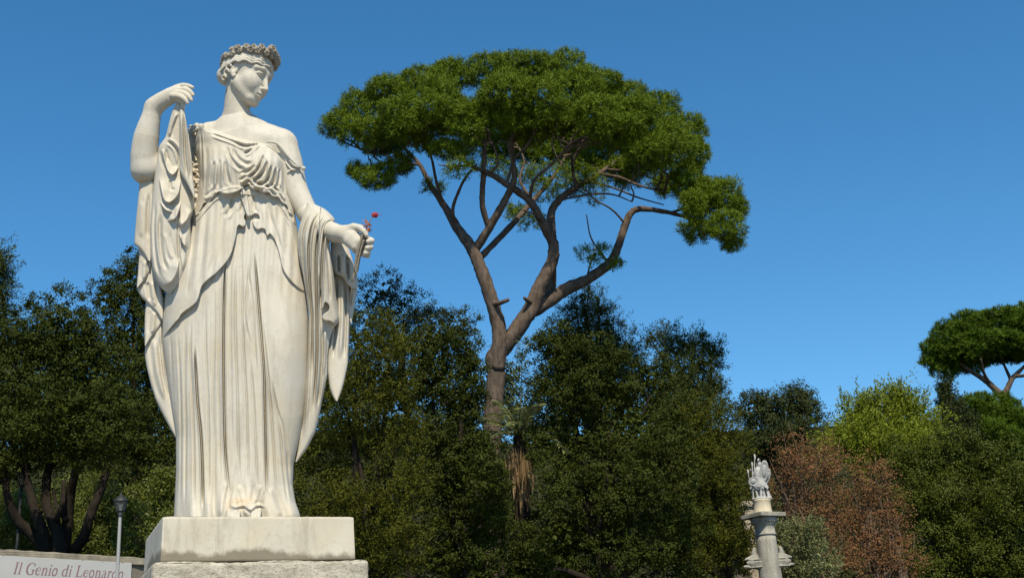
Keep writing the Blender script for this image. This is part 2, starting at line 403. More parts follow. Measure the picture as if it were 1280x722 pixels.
def crown_pine(seed, lobes, y, dens=24.0, nl=26, L=0.21, Wd=0.030, depth=0.9, low=0.6, core=16, core_size=.26, shell=(0.84, 1.03), fine=.05, sub=4):
    """tufts of needles opening outwards and up from the shoot tips"""
    rg = np.random.default_rng(seed); P, N, s = lobe_points(rg, lobes, y, dens, shell, depth, low, 0.6, sub, heart=.80, fr=(.40, .56), spread=.62); n = len(P)
    D = N * 1.0 + np.array([0, 0, .6]) + rg.normal(size=N.shape) * .3; D /= np.linalg.norm(D, axis=1, keepdims=True)
    r = rnd_dirs(rg, n * nl).reshape(n, nl, 3); A = D[:, None] * .7 + r * .85; A /= np.linalg.norm(A, axis=-1, keepdims=True)
    Q = P[:, None] + D[:, None] * rg.uniform(-.16, .10, (n, nl, 1)) + rg.normal(size=(n, nl, 3)) * fine; m = n * nl; NN = N[:, None] * 1.1 + r * .4 + np.array([0, 0, .3])
    b = MB(); b.add(*blades(rg, Q.reshape(-1, 3), A.reshape(-1, 3), L * rg.uniform(.6, 1.2, m), Wd * rg.uniform(.8, 1.2, m), NN.reshape(-1, 3)))
    if core: b.add(*crown_core(rg, lobes, y, core_size, core, depth))
    return b
def limbs_to(seed, base, lobes, y, r0, mat_n=10, pick=1.0, rtip=0.03, lift=0.3):
    """a trunk from the ground that divides into limbs reaching into each lobe"""
    rg = np.random.default_rng(seed); b = MB(); c = np.array([at(l[0], l[1] + l[3]*.25, y + (l[4] if len(l) > 4 else 0)) for l in lobes])
    base = np.array(base, float); top = c.mean(0); fork = base + (top - base) * 0.45; fork[2] = base[2] + max(1.0, (c[:, 2].min() - base[2]) * .75)
    b.tube([base - [0, 0, .3], base + (fork - base)*.5 + rg.normal(size=3)*[.15, .15, 0], fork], [r0 * 1.25, r0, r0 * .8], mat_n, 6, seed, .04)
    for i, q in enumerate(c):
        if rg.random() > pick or (len(lobes[i]) > 4 and lobes[i][4] < -.9): continue
        m = fork + (q - fork) * .5 + np.array([0, 0, lift * np.linalg.norm(q - fork) * .3]) + rg.normal(size=3) * .25
        b.tube([fork, m, q], [r0 * .55, r0 * .33, rtip], 8, 6, seed + i, .05)
    return b
def tree(name, label, y, crown, trunk, leaf, bark, group=None, base=None, cat='tree'):
    base = base if base is not None else crown.get()[0].mean(0); bz = float(ground_z(base[0], base[1]))
    t = thing(name, label, cat, (base[0], base[1], bz), group)
    crown.build('crown', leaf, t, False)
    if trunk is not None: trunk.build('trunk', bark, t, True)
    return t
def simple_tree(name, label, y, lobes, leaf, bark, kind='broad', seed=1, r0=0.22, group=None, ub=None, cat='tree', **kw):
    fn = dict(broad=crown_broad, spray=crown_spray, pine=crown_pine)[kind]; cr = fn(seed, lobes, y, **kw)
    ub = ub if ub is not None else float(np.mean([l[0] for l in lobes])); b = at(ub, 600, y); b[2] = ground_z(b[0], b[1])
    return tree(name, label, y, cr, limbs_to(seed, b, lobes, y, r0), leaf, bark, group, b, cat)

L_OAK = leaf_mat('holm_oak_leaves', [(0.0161, 0.0241, 0.0034), (0.0293, 0.0409, 0.0048), (0.0471, 0.0588, 0.0068), (0.0321, 0.0421, 0.0048)], .6, 0.08, 0.1)
L_DARK = leaf_mat('dark_evergreen_leaves', [(0.0176, 0.0256, 0.0086), (0.0336, 0.0448, 0.013), (0.0496, 0.0608, 0.0173)], .65, 0.08, 0.1)
L_CYP = leaf_mat('cypress_sprays', [(0.0354, 0.0421, 0.0048), (0.065, 0.0731, 0.0077), (0.0914, 0.0941, 0.0114), (0.0561, 0.0619, 0.0071)], .65, 0.12, 0.08)
L_FIR = leaf_mat('fir_sprays', [(0.0208, 0.032, 0.009), (0.04, 0.0544, 0.0115), (0.0576, 0.072, 0.0154)], .6, 0.08, 0.1)
L_PINE = leaf_mat('pine_needles', [(0.0498, 0.082, 0.0054), (0.0906, 0.1444, 0.0082), (0.1359, 0.1879, 0.0108), (0.1042, 0.1493, 0.0082)], .55, 0.12, 0.12)
L_PINE_FAR = leaf_mat('far_pine_needles', [(0.0297, 0.0563, 0.0039), (0.0541, 0.0992, 0.0058), (0.0811, 0.1291, 0.0078), (0.0622, 0.1025, 0.0058)], .6, .10, .12)
L_YEL = leaf_mat('pale_green_leaves', [(0.1014, 0.1346, 0.0094), (0.169, 0.2094, 0.0158), (0.2298, 0.2617, 0.0262), (0.1555, 0.187, 0.0158)], .55, 0.3, 0.15)
L_BUSH = leaf_mat('yellow_green_leaves', [(0.0497, 0.0727, 0.0076), (0.088, 0.1109, 0.0122), (0.1224, 0.1377, 0.0184)], .5, 0.3, .3)
L_OLV = leaf_mat('olive_green_leaves', [(0.0299, 0.0422, 0.0053), (0.0518, 0.0676, 0.0079), (0.0749, 0.0874, 0.0104), (0.0506, 0.0639, 0.0074)], .5, 0.12, 0.1)
L_RED = leaf_mat('russet_leaves', [(0.115, 0.0552, 0.028), (0.2185, 0.0943, 0.045), (0.3105, 0.1437, 0.065), (0.1495, 0.0978, 0.04)], .7, .3, .15)
L_PALE = leaf_mat('grey_green_leaves', [(0.08, 0.096, 0.032), (0.152, 0.168, 0.064), (0.216, 0.224, 0.096)], .6, 0.2, .25)
L_PALM = leaf_mat('palm_leaflets', [(0.072, 0.096, 0.028), (0.128, 0.152, 0.048), (0.192, 0.208, 0.08)], .45, 0.2, .4)
L_DEAD = leaf_mat('dead_fronds', [(0.072, 0.048, 0.024), (0.168, 0.112, 0.0544), (0.24, 0.172, 0.088)], .8, 0.1, .15)
BARK = bark_mat('pine_bark', (0.150, 0.114, 0.088), (0.052, 0.038, 0.029), 5)
BARK_D = bark_mat('dark_bark', (0.030, 0.024, 0.018), (0.015, 0.012, 0.010), 8)
BARK_G = bark_mat('grey_twigs', (0.20, 0.155, 0.115), (0.12, 0.085, 0.06), 8)

# ---------------------------------------------------------------- the great stone pine
YP = 55.0; kp = pxm(YP, 300)
def PT(pts): return np.array([at(p[0], p[1], YP + (p[2] if len(p) > 2 else 0)) for p in pts])
tr = MB(); SK = []
base = at(609, 640, YP); base[2] = ground_z(base[0], base[1]) - .3
tr.tube(np.vstack([base, PT([(609, 640), (614, 560), (617, 510), (620, 470), (619, 446), (637, 424), (662, 388), (674, 359), (690, 327), (692, 303)])]), np.array([20, 14, 11.5, 11, 11.2, 11.5, 10.4, 9.8, 8.6, 7.4, 6.6]) * kp, 16, 8, 1, .05)
tr.tube(PT([(620, 462, -.1), (624, 430, -.3), (623, 408, -.3), (612, 367, -.5), (600, 334, -.5), (589, 309, -.5), (571, 284, -.3), (554, 255, .2), (537, 230, .8), (524, 205, 1.2), (500, 180, 1.8)]), np.array([10.5, 9.4, 8.8, 8.4, 8, 7.4, 5.8, 4.3, 3.4, 2.6, 1.6]) * kp, 14, 7, 2, .05)
def limb(pts, R, s=0, n=10): SK.append(smooth_poly(PT(pts), 6)); tr.tube(PT(pts), np.array(R) * kp * .76, n, 7, s, .06)
limb([(594, 312, -.5), (612, 284, -1), (633, 247, -1.6), (643, 222, -2), (640, 190, -2.4), (641, 150, -2.6)], [7.5, 7, 5.8, 4.8, 3.6, 2.2], 3)
limb([(600, 322, -.3), (637, 284, .8), (666, 251, 1.8), (691, 222, 2.6), (704, 200, 3), (722, 172, 3.4)], [5.5, 5, 4.4, 3.6, 2.8, 1.8], 4)
limb([(611, 285, -1), (603, 256, -1.6), (604, 222, -2.2), (606, 180, -2.6), (609, 140, -3)], [5, 4.8, 4.4, 3.6, 2.2], 5)
limb([(692, 305), (679, 280, -.6), (662, 251, -1.2), (633, 230, -1.8), (608, 215, -2.4), (587, 206, -2.8), (560, 186, -3)], [8.5, 7.6, 6.4, 5.4, 4.2, 3.4, 2], 6)
limb([(690, 296), (689, 267, .4), (699, 250, .8), (720, 234, 1.4), (749, 217, 2), (782, 193, 2.6), (810, 170, 3)], [8, 7, 6.2, 5.6, 4.4, 3.2, 2], 7)
limb([(664, 388, .3), (687, 375, .8), (708, 361, 1), (733, 350, 1.2), (762, 329, 1.4), (772, 309, 1.6), (782, 280, 1.6), (789, 266, 1.6), (802, 261, 1.6), (838, 266, 1.4), (872, 276, 1)], [12, 11.5, 10.5, 9, 8, 7, 6.3, 5.6, 5, 3.6, 2.4], 8)
limb([(655, 395, .2), (676, 385, 1), (688, 360, 1.6), (690, 335, 1.2), (691, 318, .4)], [6, 9, 8.5, 7.5, 7], 9)
for i, (pts, R) in enumerate([
    ([(612, 380, -.5), (626, 378, -1), (636, 374, -1.2)], [5, 3.6, 2.8]), ([(570, 284, -.3), (566, 262, -.9), (573, 240, -1.2), (582, 222, -1.5), (596, 205, -2)], [3, 3, 2.6, 2.2, 1.4]),
    ([(554, 255, .2), (545, 225, -.5), (540, 200, -1), (532, 180, -1.6)], [3, 2.6, 2.2, 1.2]), ([(640, 200, -2.4), (660, 180, -2.8), (672, 150, -3)], [2.6, 2.2, 1.2]),
    ([(666, 251, 1.8), (650, 225, 2.2), (655, 200, 2.6), (640, 170, 3)], [2.8, 2.4, 2, 1.2]), ([(720, 234, 1.4), (716, 205, 1), (728, 180, .5), (742, 165, 0)], [3, 2.6, 2.2, 1.2]),
    ([(749, 217, 2), (775, 222, 1.4), (800, 232, .8), (830, 240, .2)], [2.8, 2.4, 2, 1.2]), ([(760, 212, 2), (790, 215, 2.6), (820, 225, 3), (848, 240, 3)], [2.4, 2, 1.6, 1]),
    ([(735, 226, 1.6), (770, 236, 2.2), (798, 247, 2.6), (830, 256, 3)], [2, 1.8, 1.4, 1]), ([(700, 250, .8), (735, 243, 0), (765, 243, -.8), (790, 252, -1.4)], [1.8, 1.6, 1.4, 1]),
    ([(782, 280, 1.6), (765, 262, .8), (745, 250, .2), (725, 232, -.4)], [2, 1.6, 1.3, .9]), ([(762, 330, 1.4), (748, 312, .8), (738, 295, .3), (733, 268, 0)], [2.2, 1.6, 1.3, .9]),
    ([(733, 350, 1.2), (738, 330, 2), (745, 310, 2.6)], [2, 1.5, 1]), ([(633, 230, -1.8), (640, 205, -2.4), (634, 180, -3)], [2.6, 2, 1.2]), ([(662, 251, -1.2), (668, 225, -2), (690, 205, -2.6), (712, 180, -3.2)], [3, 2.6, 2.2, 1.2]),
    ([(679, 280, -.6), (668, 268, -1.4), (652, 262, -2)], [2, 1.6, 1]), ([(524, 206, 1.2), (500, 204, .4), (475, 205, 0), (455, 212, -.4)], [2.4, 2, 1.6, 1]), ([(500, 182, 1.8), (470, 190, 1), (445, 184, .4), (425, 176, 0)], [2.2, 1.8, 1.5, 1]),
    ([(838, 266, 1.4), (862, 258, .6), (890, 248, 0)], [2.4, 2, 1.2]), ([(587, 206, -2.8), (568, 208, -3.2), (548, 206, -3.4)], [2, 1.6, 1]), ([(690, 330, .3), (697, 322, -.4), (699, 316, -.6)], [3, 2, 1.4]),
    ([(663, 378, -.3), (655, 372, -.8)], [4, 2.5]), ([(700, 205, 2.6), (690, 180, 2), (700, 150, 1.4)], [2, 1.6, 1]), ([(604, 222, -2.2), (622, 205, -2.8), (616, 180, -3.2)], [2.2, 1.8, 1.1])]): limb(pts, R, 20 + i, 8)
pl = [(430,158,26,24,0),(450,134,28,22,0),(484,116,32,25,0),(527,106,36,26,.5),(563,96,34,22,2),(470,164,34,22,-1.5),(506,146,34,28,-2.5),(549,128,38,34,-3.5),(584,150,28,28,-3.5),(532,170,36,20,-1),(480,182,32,13,1.5),
      (612,90,34,24,2),(656,86,40,22,3),(704,92,40,24,3),(634,118,34,30,-3.5),(676,124,36,34,-4.5),(720,114,36,30,-2),(642,150,30,18,-3),(690,156,32,20,-3),(750,110,36,24,2),(784,124,34,24,2.5),(748,144,36,30,-3.5),(792,148,34,32,-3),
      (822,138,32,26,1),(852,164,30,28,1),(834,182,36,34,-2),(866,192,22,30,0),(860,226,24,26,-1),(836,232,24,20,1.5),(804,184,32,24,-2.5),(768,174,28,16,-3),(565,188,26,13,-3),(606,136,20,22,-3.4),(655,170,24,15,-2),(722,170,26,15,-1),
      (600,178,26,18,3),(640,186,34,20,4),(690,190,36,20,4),(740,196,34,22,4),(785,212,28,20,3),(470,221,30,18,-.5),(500,205,20,14,-.5),(446,214,14,11,0),(904,244,28,21,-.5),(922,260,15,20,0),(908,282,26,24,-.5),(878,262,26,22,0),(872,290,24,18,0),(914,304,15,13,0),(876,238,18,17,-.5),(866,254,20,16,-.3),(890,232,14,12,.3),
      (520,160,40,20,4.5),(580,150,40,24,5.5),(640,150,44,22,6),(700,155,44,24,6),(760,165,44,24,5.5),(810,195,40,26,5)]
pine_lobes = pl
pc = crown_pine(41, pl, YP, dens=20, core=9)
pc2 = crown_pine(42, [(690,226,38,28,2.5),(735,232,26,34,2.5),(725,212,36,24,3.5),(620,210,24,16,3.5),(655,222,26,18,3.5),(660,272,28,18,3),(640,262,14,10,3),(742,318,26,16,1),(772,330,12,8,1.2),(575,210,26,14,-2.5),(540,235,16,12,.8),(780,218,34,16,4)], YP, 8.0, 20, core=2)
pc.add(*pc2.get())
sk = np.vstack(SK); rg = np.random.default_rng(77)
for i, l in enumerate([l_ for l_ in pl + pl[:34] if l_[1] < 203 and l_[0] < 850]):                          # crooked twigs from the limbs into the needle masses
    q_ = at(l[0] + rg.normal() * l[2] * .35, l[1] + rg.uniform(0, .6) * l[3], YP + l[4] + rg.normal() * .4); d_ = np.linalg.norm(sk - q_, axis=1) + rg.uniform(0, 1.6, len(sk)) + 4 * (sk[:, 2] - q_[2] + .4).clip(0); a_ = sk[np.argmin(d_)]
    
    if np.linalg.norm(q_ - a_) > 3.6: continue
    n_ = 5; w_ = np.linspace(0, 1, n_)[:, None]; P_ = a_ * (1 - w_) + q_ * w_ + rg.normal(size=(n_, 3)) * .16 * np.sin(np.pi * w_) * max(1, np.linalg.norm(q_ - a_) * .35); P_[:, 2] -= (.22 * np.sin(np.pi * w_) * np.linalg.norm(q_ - a_) * rg.uniform(-.3, .5))[:, 0]
    r_ = rg.uniform(.9, 2.0); tr.tube(P_, np.array([r_, r_ * .8, r_ * .55, .4]) * kp, 6, 4, 300 + i, .06)
tree('stone_pine', 'tall umbrella pine with a broad crown over a bare forking trunk behind the statue', YP, pc, tr, L_PINE, BARK, None, (base[0], base[1], base[2]))

# ---------------------------------------------------------------- left: the trees over the terrace wall
def lean(u, v, y): b = at(u, v, y); b[2] = ground_z(b[0], b[1]); return b
lo1 = [(30,430,44,46),(72,405,46,42),(20,490,50,50),(78,468,58,50),(128,482,50,52),(60,538,60,40),(122,548,56,40),(2,555,45,42),(170,548,40,46,1),(-40,470,50,60),(100,425,36,34,1),(-30,560,50,40),(20,510,46,40,-4),(80,515,50,40,-4.5),(140,520,46,40,-4),(-30,515,40,40,-4),(50,545,40,26,-3),(110,560,40,24,-3)]
cr = crown_broad(51, lo1, 44.0, back=.7); b = MB(); y0 = 44.0
for i, (pts, R) in enumerate([([(70,720),(62,692),(46,672),(22,650),(10,622),(4,580)], [14,13,10,8,6,4]), ([(66,715),(62,690),(52,660),(42,632),(34,600),(28,560)], [10,10,9,7.5,6,4]), ([(78,716),(76,690),(70,660),(58,628),(60,590),(70,540)], [11,11,9.5,8,6.5,4]),
        ([(80,716),(79,690),(84,655),(88,620),(94,590),(110,540)], [11,11,9,7.5,6,4]), ([(84,718),(90,692),(106,668),(114,640),(128,606),(140,560)], [10,10,8,7,6,4]), ([(70,650),(78,630),(80,600)], [5,4,3]), ([(84,650),(72,636),(66,610)], [4,3.5,2.5])]):
    b.tube([at(u, v, y0 + .4 * math.sin(i * 2 + j)) for j, (u, v) in enumerate(pts)], np.array(R) * pxm(y0, 600) * .8, 10, 6, i, .05)
tree('holm_oak', 'broad dark oak with spreading black limbs above the wall with the sign', y0, cr, b, L_OAK, BARK_D, None, lean(75, 690, y0))
simple_tree('holm_oak', 'tall dark oak with a rounded lit top, just left of the statue', 50.0, [(168,352,36,38),(136,378,38,34),(196,395,38,55),(160,432,50,46),(205,462,36,60),(190,350,30,34,1),(215,520,40,60),(185,580,40,50)], L_OAK, BARK_D, 'broad', 53, .3)
simple_tree('cedar', 'dark conifer cut off by the left edge of the photo', 48.0, [(-4,325,12,18),(-2,345,18,20),(0,370,22,22),(-6,400,32,26),(-10,430,40,30)], L_FIR, BARK_D, 'spray', 54, .25, length=.7)
simple_tree('shrub', 'yellow green bush between the lamp post and the statue pedestal', 42.5, [(196,622,34,26),(185,652,30,28),(212,602,22,20),(178,690,34,26),(208,668,30,40),(176,630,16,16)], L_BUSH, BARK_D, 'broad', 55, .08, cat='shrub', rc=.26)
for i, (lb, lab) in enumerate([([(20,640,50,44),(-20,650,40,50),(40,680,40,34)], 'sunlit green shrub under the oak at the far left edge'), ([(100,640,46,50),(80,672,44,40)], 'sunlit green shrub seen between the limbs of the far left oak'), ([(150,655,40,46),(140,610,30,40),(165,690,36,30)], 'green shrub right behind the lamp with the pale pole')]):
    simple_tree('shrub', lab, 56.0, lb, L_BUSH, BARK_D, 'broad', 60 + i, .08, 'shrubs under the oak', cat='shrub', rc=.3)

# ---------------------------------------------------------------- middle
simple_tree('holm_oak', 'bluish dark tree with an open top, rising behind the statue hand', 62.0, [(478,362,34,24),(505,385,36,28),(462,398,30,36),(540,398,36,22),(500,420,50,36),(570,402,30,18)], L_DARK, BARK_D, 'broad', 71, .3, dens=4, core=3)
simple_tree('cypress', 'clumpy olive green cypress directly right of the statue skirt', 44.0, [(452,425,36,36),(488,432,28,28),(428,480,38,36),(474,478,42,42),(398,556,36,42),(446,548,48,48),(498,528,32,46),(404,640,42,42),(464,640,50,44),(502,690,36,44),(430,700,42,40),(505,600,30,40)], L_CYP, BARK_D, 'spray', 72, .3, length=.62, rise=.55)
simple_tree('holm_oak', 'leafy dark oak left of the pine trunk', 47.0, [(552,430,42,26),(582,442,22,32),(540,470,48,44),(574,500,32,46),(548,552,48,50),(588,580,34,46),(550,630,50,50),(600,662,46,50),(560,704,50,40),(590,470,18,30),(606,606,22,34,-2),(612,660,22,36,-2),(606,706,26,30,-2),(598,560,16,24,-1),(614,584,22,32,-3),(622,625,20,30,-2.5)], L_OAK, BARK_D, 'broad', 73, .3)
simple_tree('fir', 'dark pointed fir with a stepped top behind the right arm of the pine', 68.0, [(735,360,7,7),(728,370,12,7),(746,374,12,7),(720,384,15,8),(750,388,17,8),(735,394,20,10),(708,402,17,9),(760,404,19,9),(732,412,24,11),(700,420,18,10),(770,422,20,10),(740,430,30,14),(780,440,22,12),(712,440,26,14),(745,455,50,20),(740,480,60,24)], L_FIR, BARK_D, 'spray', 74, .3, length=.65, dens=11, sub=0, rise=.1)
simple_tree('holm_oak', 'broad dark oak filling the middle below the pine, right of the palm', 48.0, [(690,432,38,30),(738,448,46,34),(702,484,52,40),(768,486,48,38),(722,540,56,48),(790,532,52,48),(712,592,36,46),(690,606,20,34,-2.5),(676,560,18,26,-1.5),(762,600,56,52),(826,586,46,48),(656,700,40,42),(712,668,54,46),(788,668,58,48),(846,664,40,54),(700,712,60,36),(818,472,30,30),(840,530,32,40)], L_OAK, BARK_D, 'broad', 75, .35)
simple_tree('cypress', 'dark ragged cypress top standing clear against the sky right of the fir', 58.0, [(815,424,13,7),(836,418,10,9),(846,438,20,10),(868,430,20,10),(890,438,12,9),(880,455,20,10),(850,460,22,10),(834,477,18,11),(870,481,26,12),(892,490,13,10),(855,500,30,14),(838,515,26,16),(880,512,26,16)], L_FIR, BARK_D, 'spray', 76, .25, length=.6, dens=16, sub=0, nl=60, rise=.5)
simple_tree('cypress', 'yellowish green cypress beside the column on its left', 52.0, [(868,528,40,32),(902,552,36,36),(876,600,56,44),(912,606,28,44),(868,672,62,54),(906,676,22,44),(850,560,40,36),(930,680,15,20,2.5),(928,702,16,20,2.5),(921,664,12,14,2.5)], L_CYP, BARK_D, 'spray', 77, .3, length=.6, rise=.45)
# the palm
YPA = 48.6; pb = lean(648, 600, YPA); ph = at(650, 545, YPA)
palm = thing('palm', 'palm with a skirt of dry tan fronds, half hidden beside the pine trunk', 'palm', tuple(pb))
t_ = MB(); t_.tube([pb - [0, 0, .3], (pb + ph) / 2, ph], [.34, .28, .30], 12, 8, 4, .06); t_.build('trunk', BARK_D, palm)
rg = np.random.default_rng(17)
def frond(start, d, ln, droop, mat, name, wl=.45, n=44, nb=2):
    d = np.array(d, float); d /= np.linalg.norm(d); t = np.linspace(0, 1, 14); spine = start + d * (t * ln)[:, None]; spine[:, 2] -= droop * t**2 * ln
    b = MB(); b.tube(spine[::3], [.035, .02, .008], 6, 3)
    tt = np.repeat(np.linspace(.12, 1, n), 2); P = np.stack([np.interp(tt, t, spine[:, i]) for i in range(3)], 1); T = np.gradient(spine, axis=0); T /= np.linalg.norm(T, axis=1, keepdims=True)
    TT = np.stack([np.interp(tt, t, T[:, i]) for i in range(3)], 1); sd_ = np.cross(TT, [0, 0, 1.0]); sd_ /= np.linalg.norm(sd_, axis=1, keepdims=True) + 1e-6
    sgn = np.tile([1, -1], n)[:, None]; A = TT * .7 + sd_ * sgn * .75 + np.array([0, 0, -.12]) + rg.normal(size=P.shape) * .07; A /= np.linalg.norm(A, axis=1, keepdims=True)
    V, F = blades(rg, P, A, wl * (1 - .55 * np.abs(tt - .4)), .05); b.add(V, F); b.build(name, mat, palm, False)
for i in range(22):
    a = i * 2.399; el = 1.25 - 1.15 * (i / 22) ; frond(ph, (math.cos(a) * math.cos(el), math.sin(a) * math.cos(el) - .15, math.sin(el)), rg.uniform(2.6, 3.6), rg.uniform(.35, .7), L_PALM, 'frond')
frond(ph, (.08, -.25, 1), 4.4, .10, L_PALM, 'frond', .6); frond(ph, (.34, -.3, .9), 4.0, .22, L_PALM, 'frond', .5)
b = MB()
P = ph + np.stack([rg.normal(size=300) * .22 - .1, rg.normal(size=300) * .3 - .2, -rg.uniform(.4, 1.7, 300)], 1); A = np.stack([rg.normal(size=300) * .05, rg.normal(size=300) * .08 - .06, -np.ones(300)], 1); A /= np.linalg.norm(A, axis=1, keepdims=True)
b.add(*blades(rg, P, A, rg.uniform(.6, 1.9, 300), rg.uniform(.05, .12, 300))); b.build('dead_fronds', L_DEAD, palm, False)

# ---------------------------------------------------------------- right
simple_tree('holm_oak', 'round dark grey green tree standing behind the column sculpture', 85.0, [(972,510,46,28),(938,516,26,22),(1008,518,28,24),(980,545,56,26),(955,560,40,30),(1000,500,24,18)], L_DARK, BARK_D, 'broad', 81, .35, rc=.36, L=.15, Wd=.09, dens=4.2)
simple_tree('ash_tree', 'bright yellow green tree with upswept pointed shoots', 80.0, [(1108,524,36,28),(1070,540,28,22),(1150,534,26,24),(1100,562,66,26),(1122,506,22,14),(1080,520,22,18)], L_YEL, BARK_G, 'spray', 82, .3, length=1.5, L=.24, Wd=.09, rise=.95, dens=3.4, fat=.13)
simple_tree('cypress', 'slim blackish cypress between the yellow green tree and the right edge pine', 90.0, [(1181,494,7,16),(1186,512,12,20),(1196,530,16,22),(1208,548,18,22)], L_DARK, BARK_D, 'spray', 83, .3, length=.9, rise=1.4, L=.2, Wd=.08)
simple_tree('young_pine', 'mid green bushy pine below the umbrella pine at the right edge', 92.0, [(1222,508,28,18),(1252,516,32,24),(1278,534,34,30),(1232,545,44,30),(1300,560,40,40),(1190,565,30,26),(1262,575,44,30)], L_PINE_FAR, BARK_D, 'pine', 84, .3, dens=9, L=.36, Wd=.05, core_size=.5)
simple_tree('oak_tree', 'large rounded olive green tree in the bottom right corner', 66.0, [(1138,582,38,34),(1190,572,44,34),(1240,592,48,42),(1160,630,58,48),(1230,650,58,48),(1284,622,42,48),(1180,702,64,44),(1260,712,60,40),(1300,690,40,50)], L_OLV, BARK_D, 'broad', 85, .4, rc=.32, L=.13, Wd=.075, dens=5)
def bare_tree(label, y, ub, lobes, seed, twigs):
    rg = np.random.default_rng(seed); cr = crown_broad(seed, lobes, y, dens=5.0, rc=.32, nl=18, L=.11, Wd=.062, core=.0, back=.7); b0 = lean(ub, 722, y); b = limbs_to(seed, b0, lobes, y, .14, 8, 1.0, .02)
    for i in range(twigs):
        l = lobes[rg.integers(len(lobes))]; c = at(l[0], l[1], y); k = pxm(y, l[1]); e = c + rg.normal(size=3) * np.array([l[2], l[2]*.7, l[3]]) * k * .55 + [0, 0, l[3]*k*.35]
        s_ = b0 + (c - b0) * rg.uniform(.35, .8) + rg.normal(size=3) * .2; b.tube([s_, (s_ + e)/2 + rg.normal(size=3) * .15, e], [.035, .022, .008], 5, 4, seed + i)
    tree('russet_tree', label, y, cr, b, L_RED, BARK_G, 'thin russet trees right of the column', b0)
bare_tree('thinning russet tree with bare grey twigs, next to the column', 60.0, 1020, [(1000,570,34,28),(984,598,28,34),(1018,608,36,42),(1036,576,24,28),(1010,660,38,42),(1042,694,38,30),(1040,640,30,40)], 86, 46)
bare_tree('thinning russet brown tree with bare twigs, beside the large olive green tree', 61.0, 1095, [(1088,598,34,36),(1110,640,34,46),(1082,656,34,46),(1124,694,32,32),(1074,622,26,36),(1095,700,40,30)], 87, 50)
simple_tree('shrub', 'pale grey green shrub at the foot of the column on its right', 54.0, [(1000,692,30,28),(1026,706,28,24),(978,676,16,22),(992,716,30,24),(1010,670,18,18)], L_PALE, BARK_G, 'spray', 88, .06, cat='shrub', length=.5, L=.12, Wd=.05, rise=.9)
up = [(1166,436,17,13),(1186,420,26,18),(1215,408,34,17),(1250,400,36,16),(1290,402,40,22),(1200,438,40,14),(1240,428,46,20),(1290,432,46,22),(1330,425,40,30),(1178,450,22,9),(1225,444,40,14,4),(1182,462,20,11),(1208,456,26,12,1),(1165,452,14,10),(1270,440,40,12,4)]
YU = 100.0; ku = pxm(YU, 470); tb2 = MB(); b0 = lean(1263, 600, YU)
def ul(pts, R, i): tb2.tube([at(p_[0], p_[1], YU + (p_[2] if len(p_) > 2 else 0)) for p_ in pts], np.array(R) * ku, 10, 6, i, .05)
tb2.tube([b0 - [0, 0, .3], at(1262, 560, YU), at(1258, 512, YU), at(1253, 495, YU)], np.array([8, 6.5, 5.5, 5]) * ku, 10, 6, 1, .05)
ul([(1254, 498), (1244, 486), (1230, 474), (1214, 464), (1196, 452), (1180, 442)], [4.6, 4, 3.4, 2.8, 2, 1.2], 2); ul([(1253, 497), (1260, 484), (1266, 472), (1276, 462), (1290, 448)], [4.2, 3.6, 3, 2.3, 1.2], 3)
ul([(1238, 480), (1230, 466, -1), (1226, 448, -2)], [2.2, 1.8, 1], 4); ul([(1264, 476), (1258, 462, 1), (1250, 446, 2)], [2.2, 1.8, 1], 5); ul([(1268, 470), (1284, 468, -1), (1304, 458, -2), (1325, 448, -2)], [2.4, 2, 1.6, 1], 6); ul([(1214, 464), (1196, 462, 1), (1176, 458, 2)], [1.6, 1.2, .7], 7)
tree('umbrella_pine', 'smaller umbrella pine cut off by the right edge of the photo', YU, crown_pine(89, up, YU, dens=8, L=.38, Wd=.055, low=.5, core=9), tb2, L_PINE_FAR, BARK, None, b0)
# ---------------------------------------------------------------- the far wood that closes every gap
rg = np.random.default_rng(99); wl = []
for u in range(-120, 1420, 46):
    top = float(np.interp(u, [-120, 200, 420, 560, 760, 900, 960, 1100, 1420], [440, 400, 430, 460, 470, 550, 580, 570, 540]))
    for v in np.arange(top + 40, 800, 52): wl.append((u + rg.normal() * 12, v + rg.normal() * 8, 44, 40, rg.uniform(-3, 6)))
w = crown_broad(98, wl, 98.0, dens=1.7, rc=.7, nl=20, L=.36, Wd=.2, core=1.5, back=0.1, sub=3)
o = w.build('far_wood', L_DARK, None, False); tag(o, 'dark evergreen wood closing the gaps behind the separate trees', 'wood', kind='stuff')
# ------------------------------------------------------------------ the statue
YS = 9.0; KP = pxm(YS, 350)                        # distance of the statue, metres per photo pixel there
def S(u, v, w=0.0): return at(u, v, YS - w)
def corners(u0, u1, v0, v1, w0, w1):
    P = np.array([S(u, v, w) for u in (u0, u1) for v in (v0, v1) for w in (w0, w1)]); return P.min(0), P.max(0)
def SS(pts): return np.array([S(*p) for p in pts])
STATUE_M, c = marble('weathered_marble', (0.50, 0.474, 0.415), (0.27, 0.245, 0.20), 0.55)
c = stain(STATUE_M, c, S(374, 497, 0.30), (0.13, 0.25, 0.32), (0.34, 0.25, 0.14), 0.55)
c = stain(STATUE_M, c, S(300, 628, 0.32), (0.26, 0.2, 0.12), (0.50, 0.37, 0.22), 0.5)
c = stain(STATUE_M, c, S(244, 225, 0.05), (0.05, 0.3, 0.25), (0.40, 0.30, 0.19), 0.6)
c = stain(STATUE_M, c, S(181, 226, 0.15), (0.10, 0.3, 0.08), (0.38, 0.32, 0.22), 0.55, 30)
STATUE_M.color(c); MARBLE = STATUE_M.m
m_, c = marble('grey_lichen_marble', (0.27, 0.245, 0.20), (0.08, 0.07, 0.055), 0.9, 0.5); m_.color(c); WREATH_M = m_.m

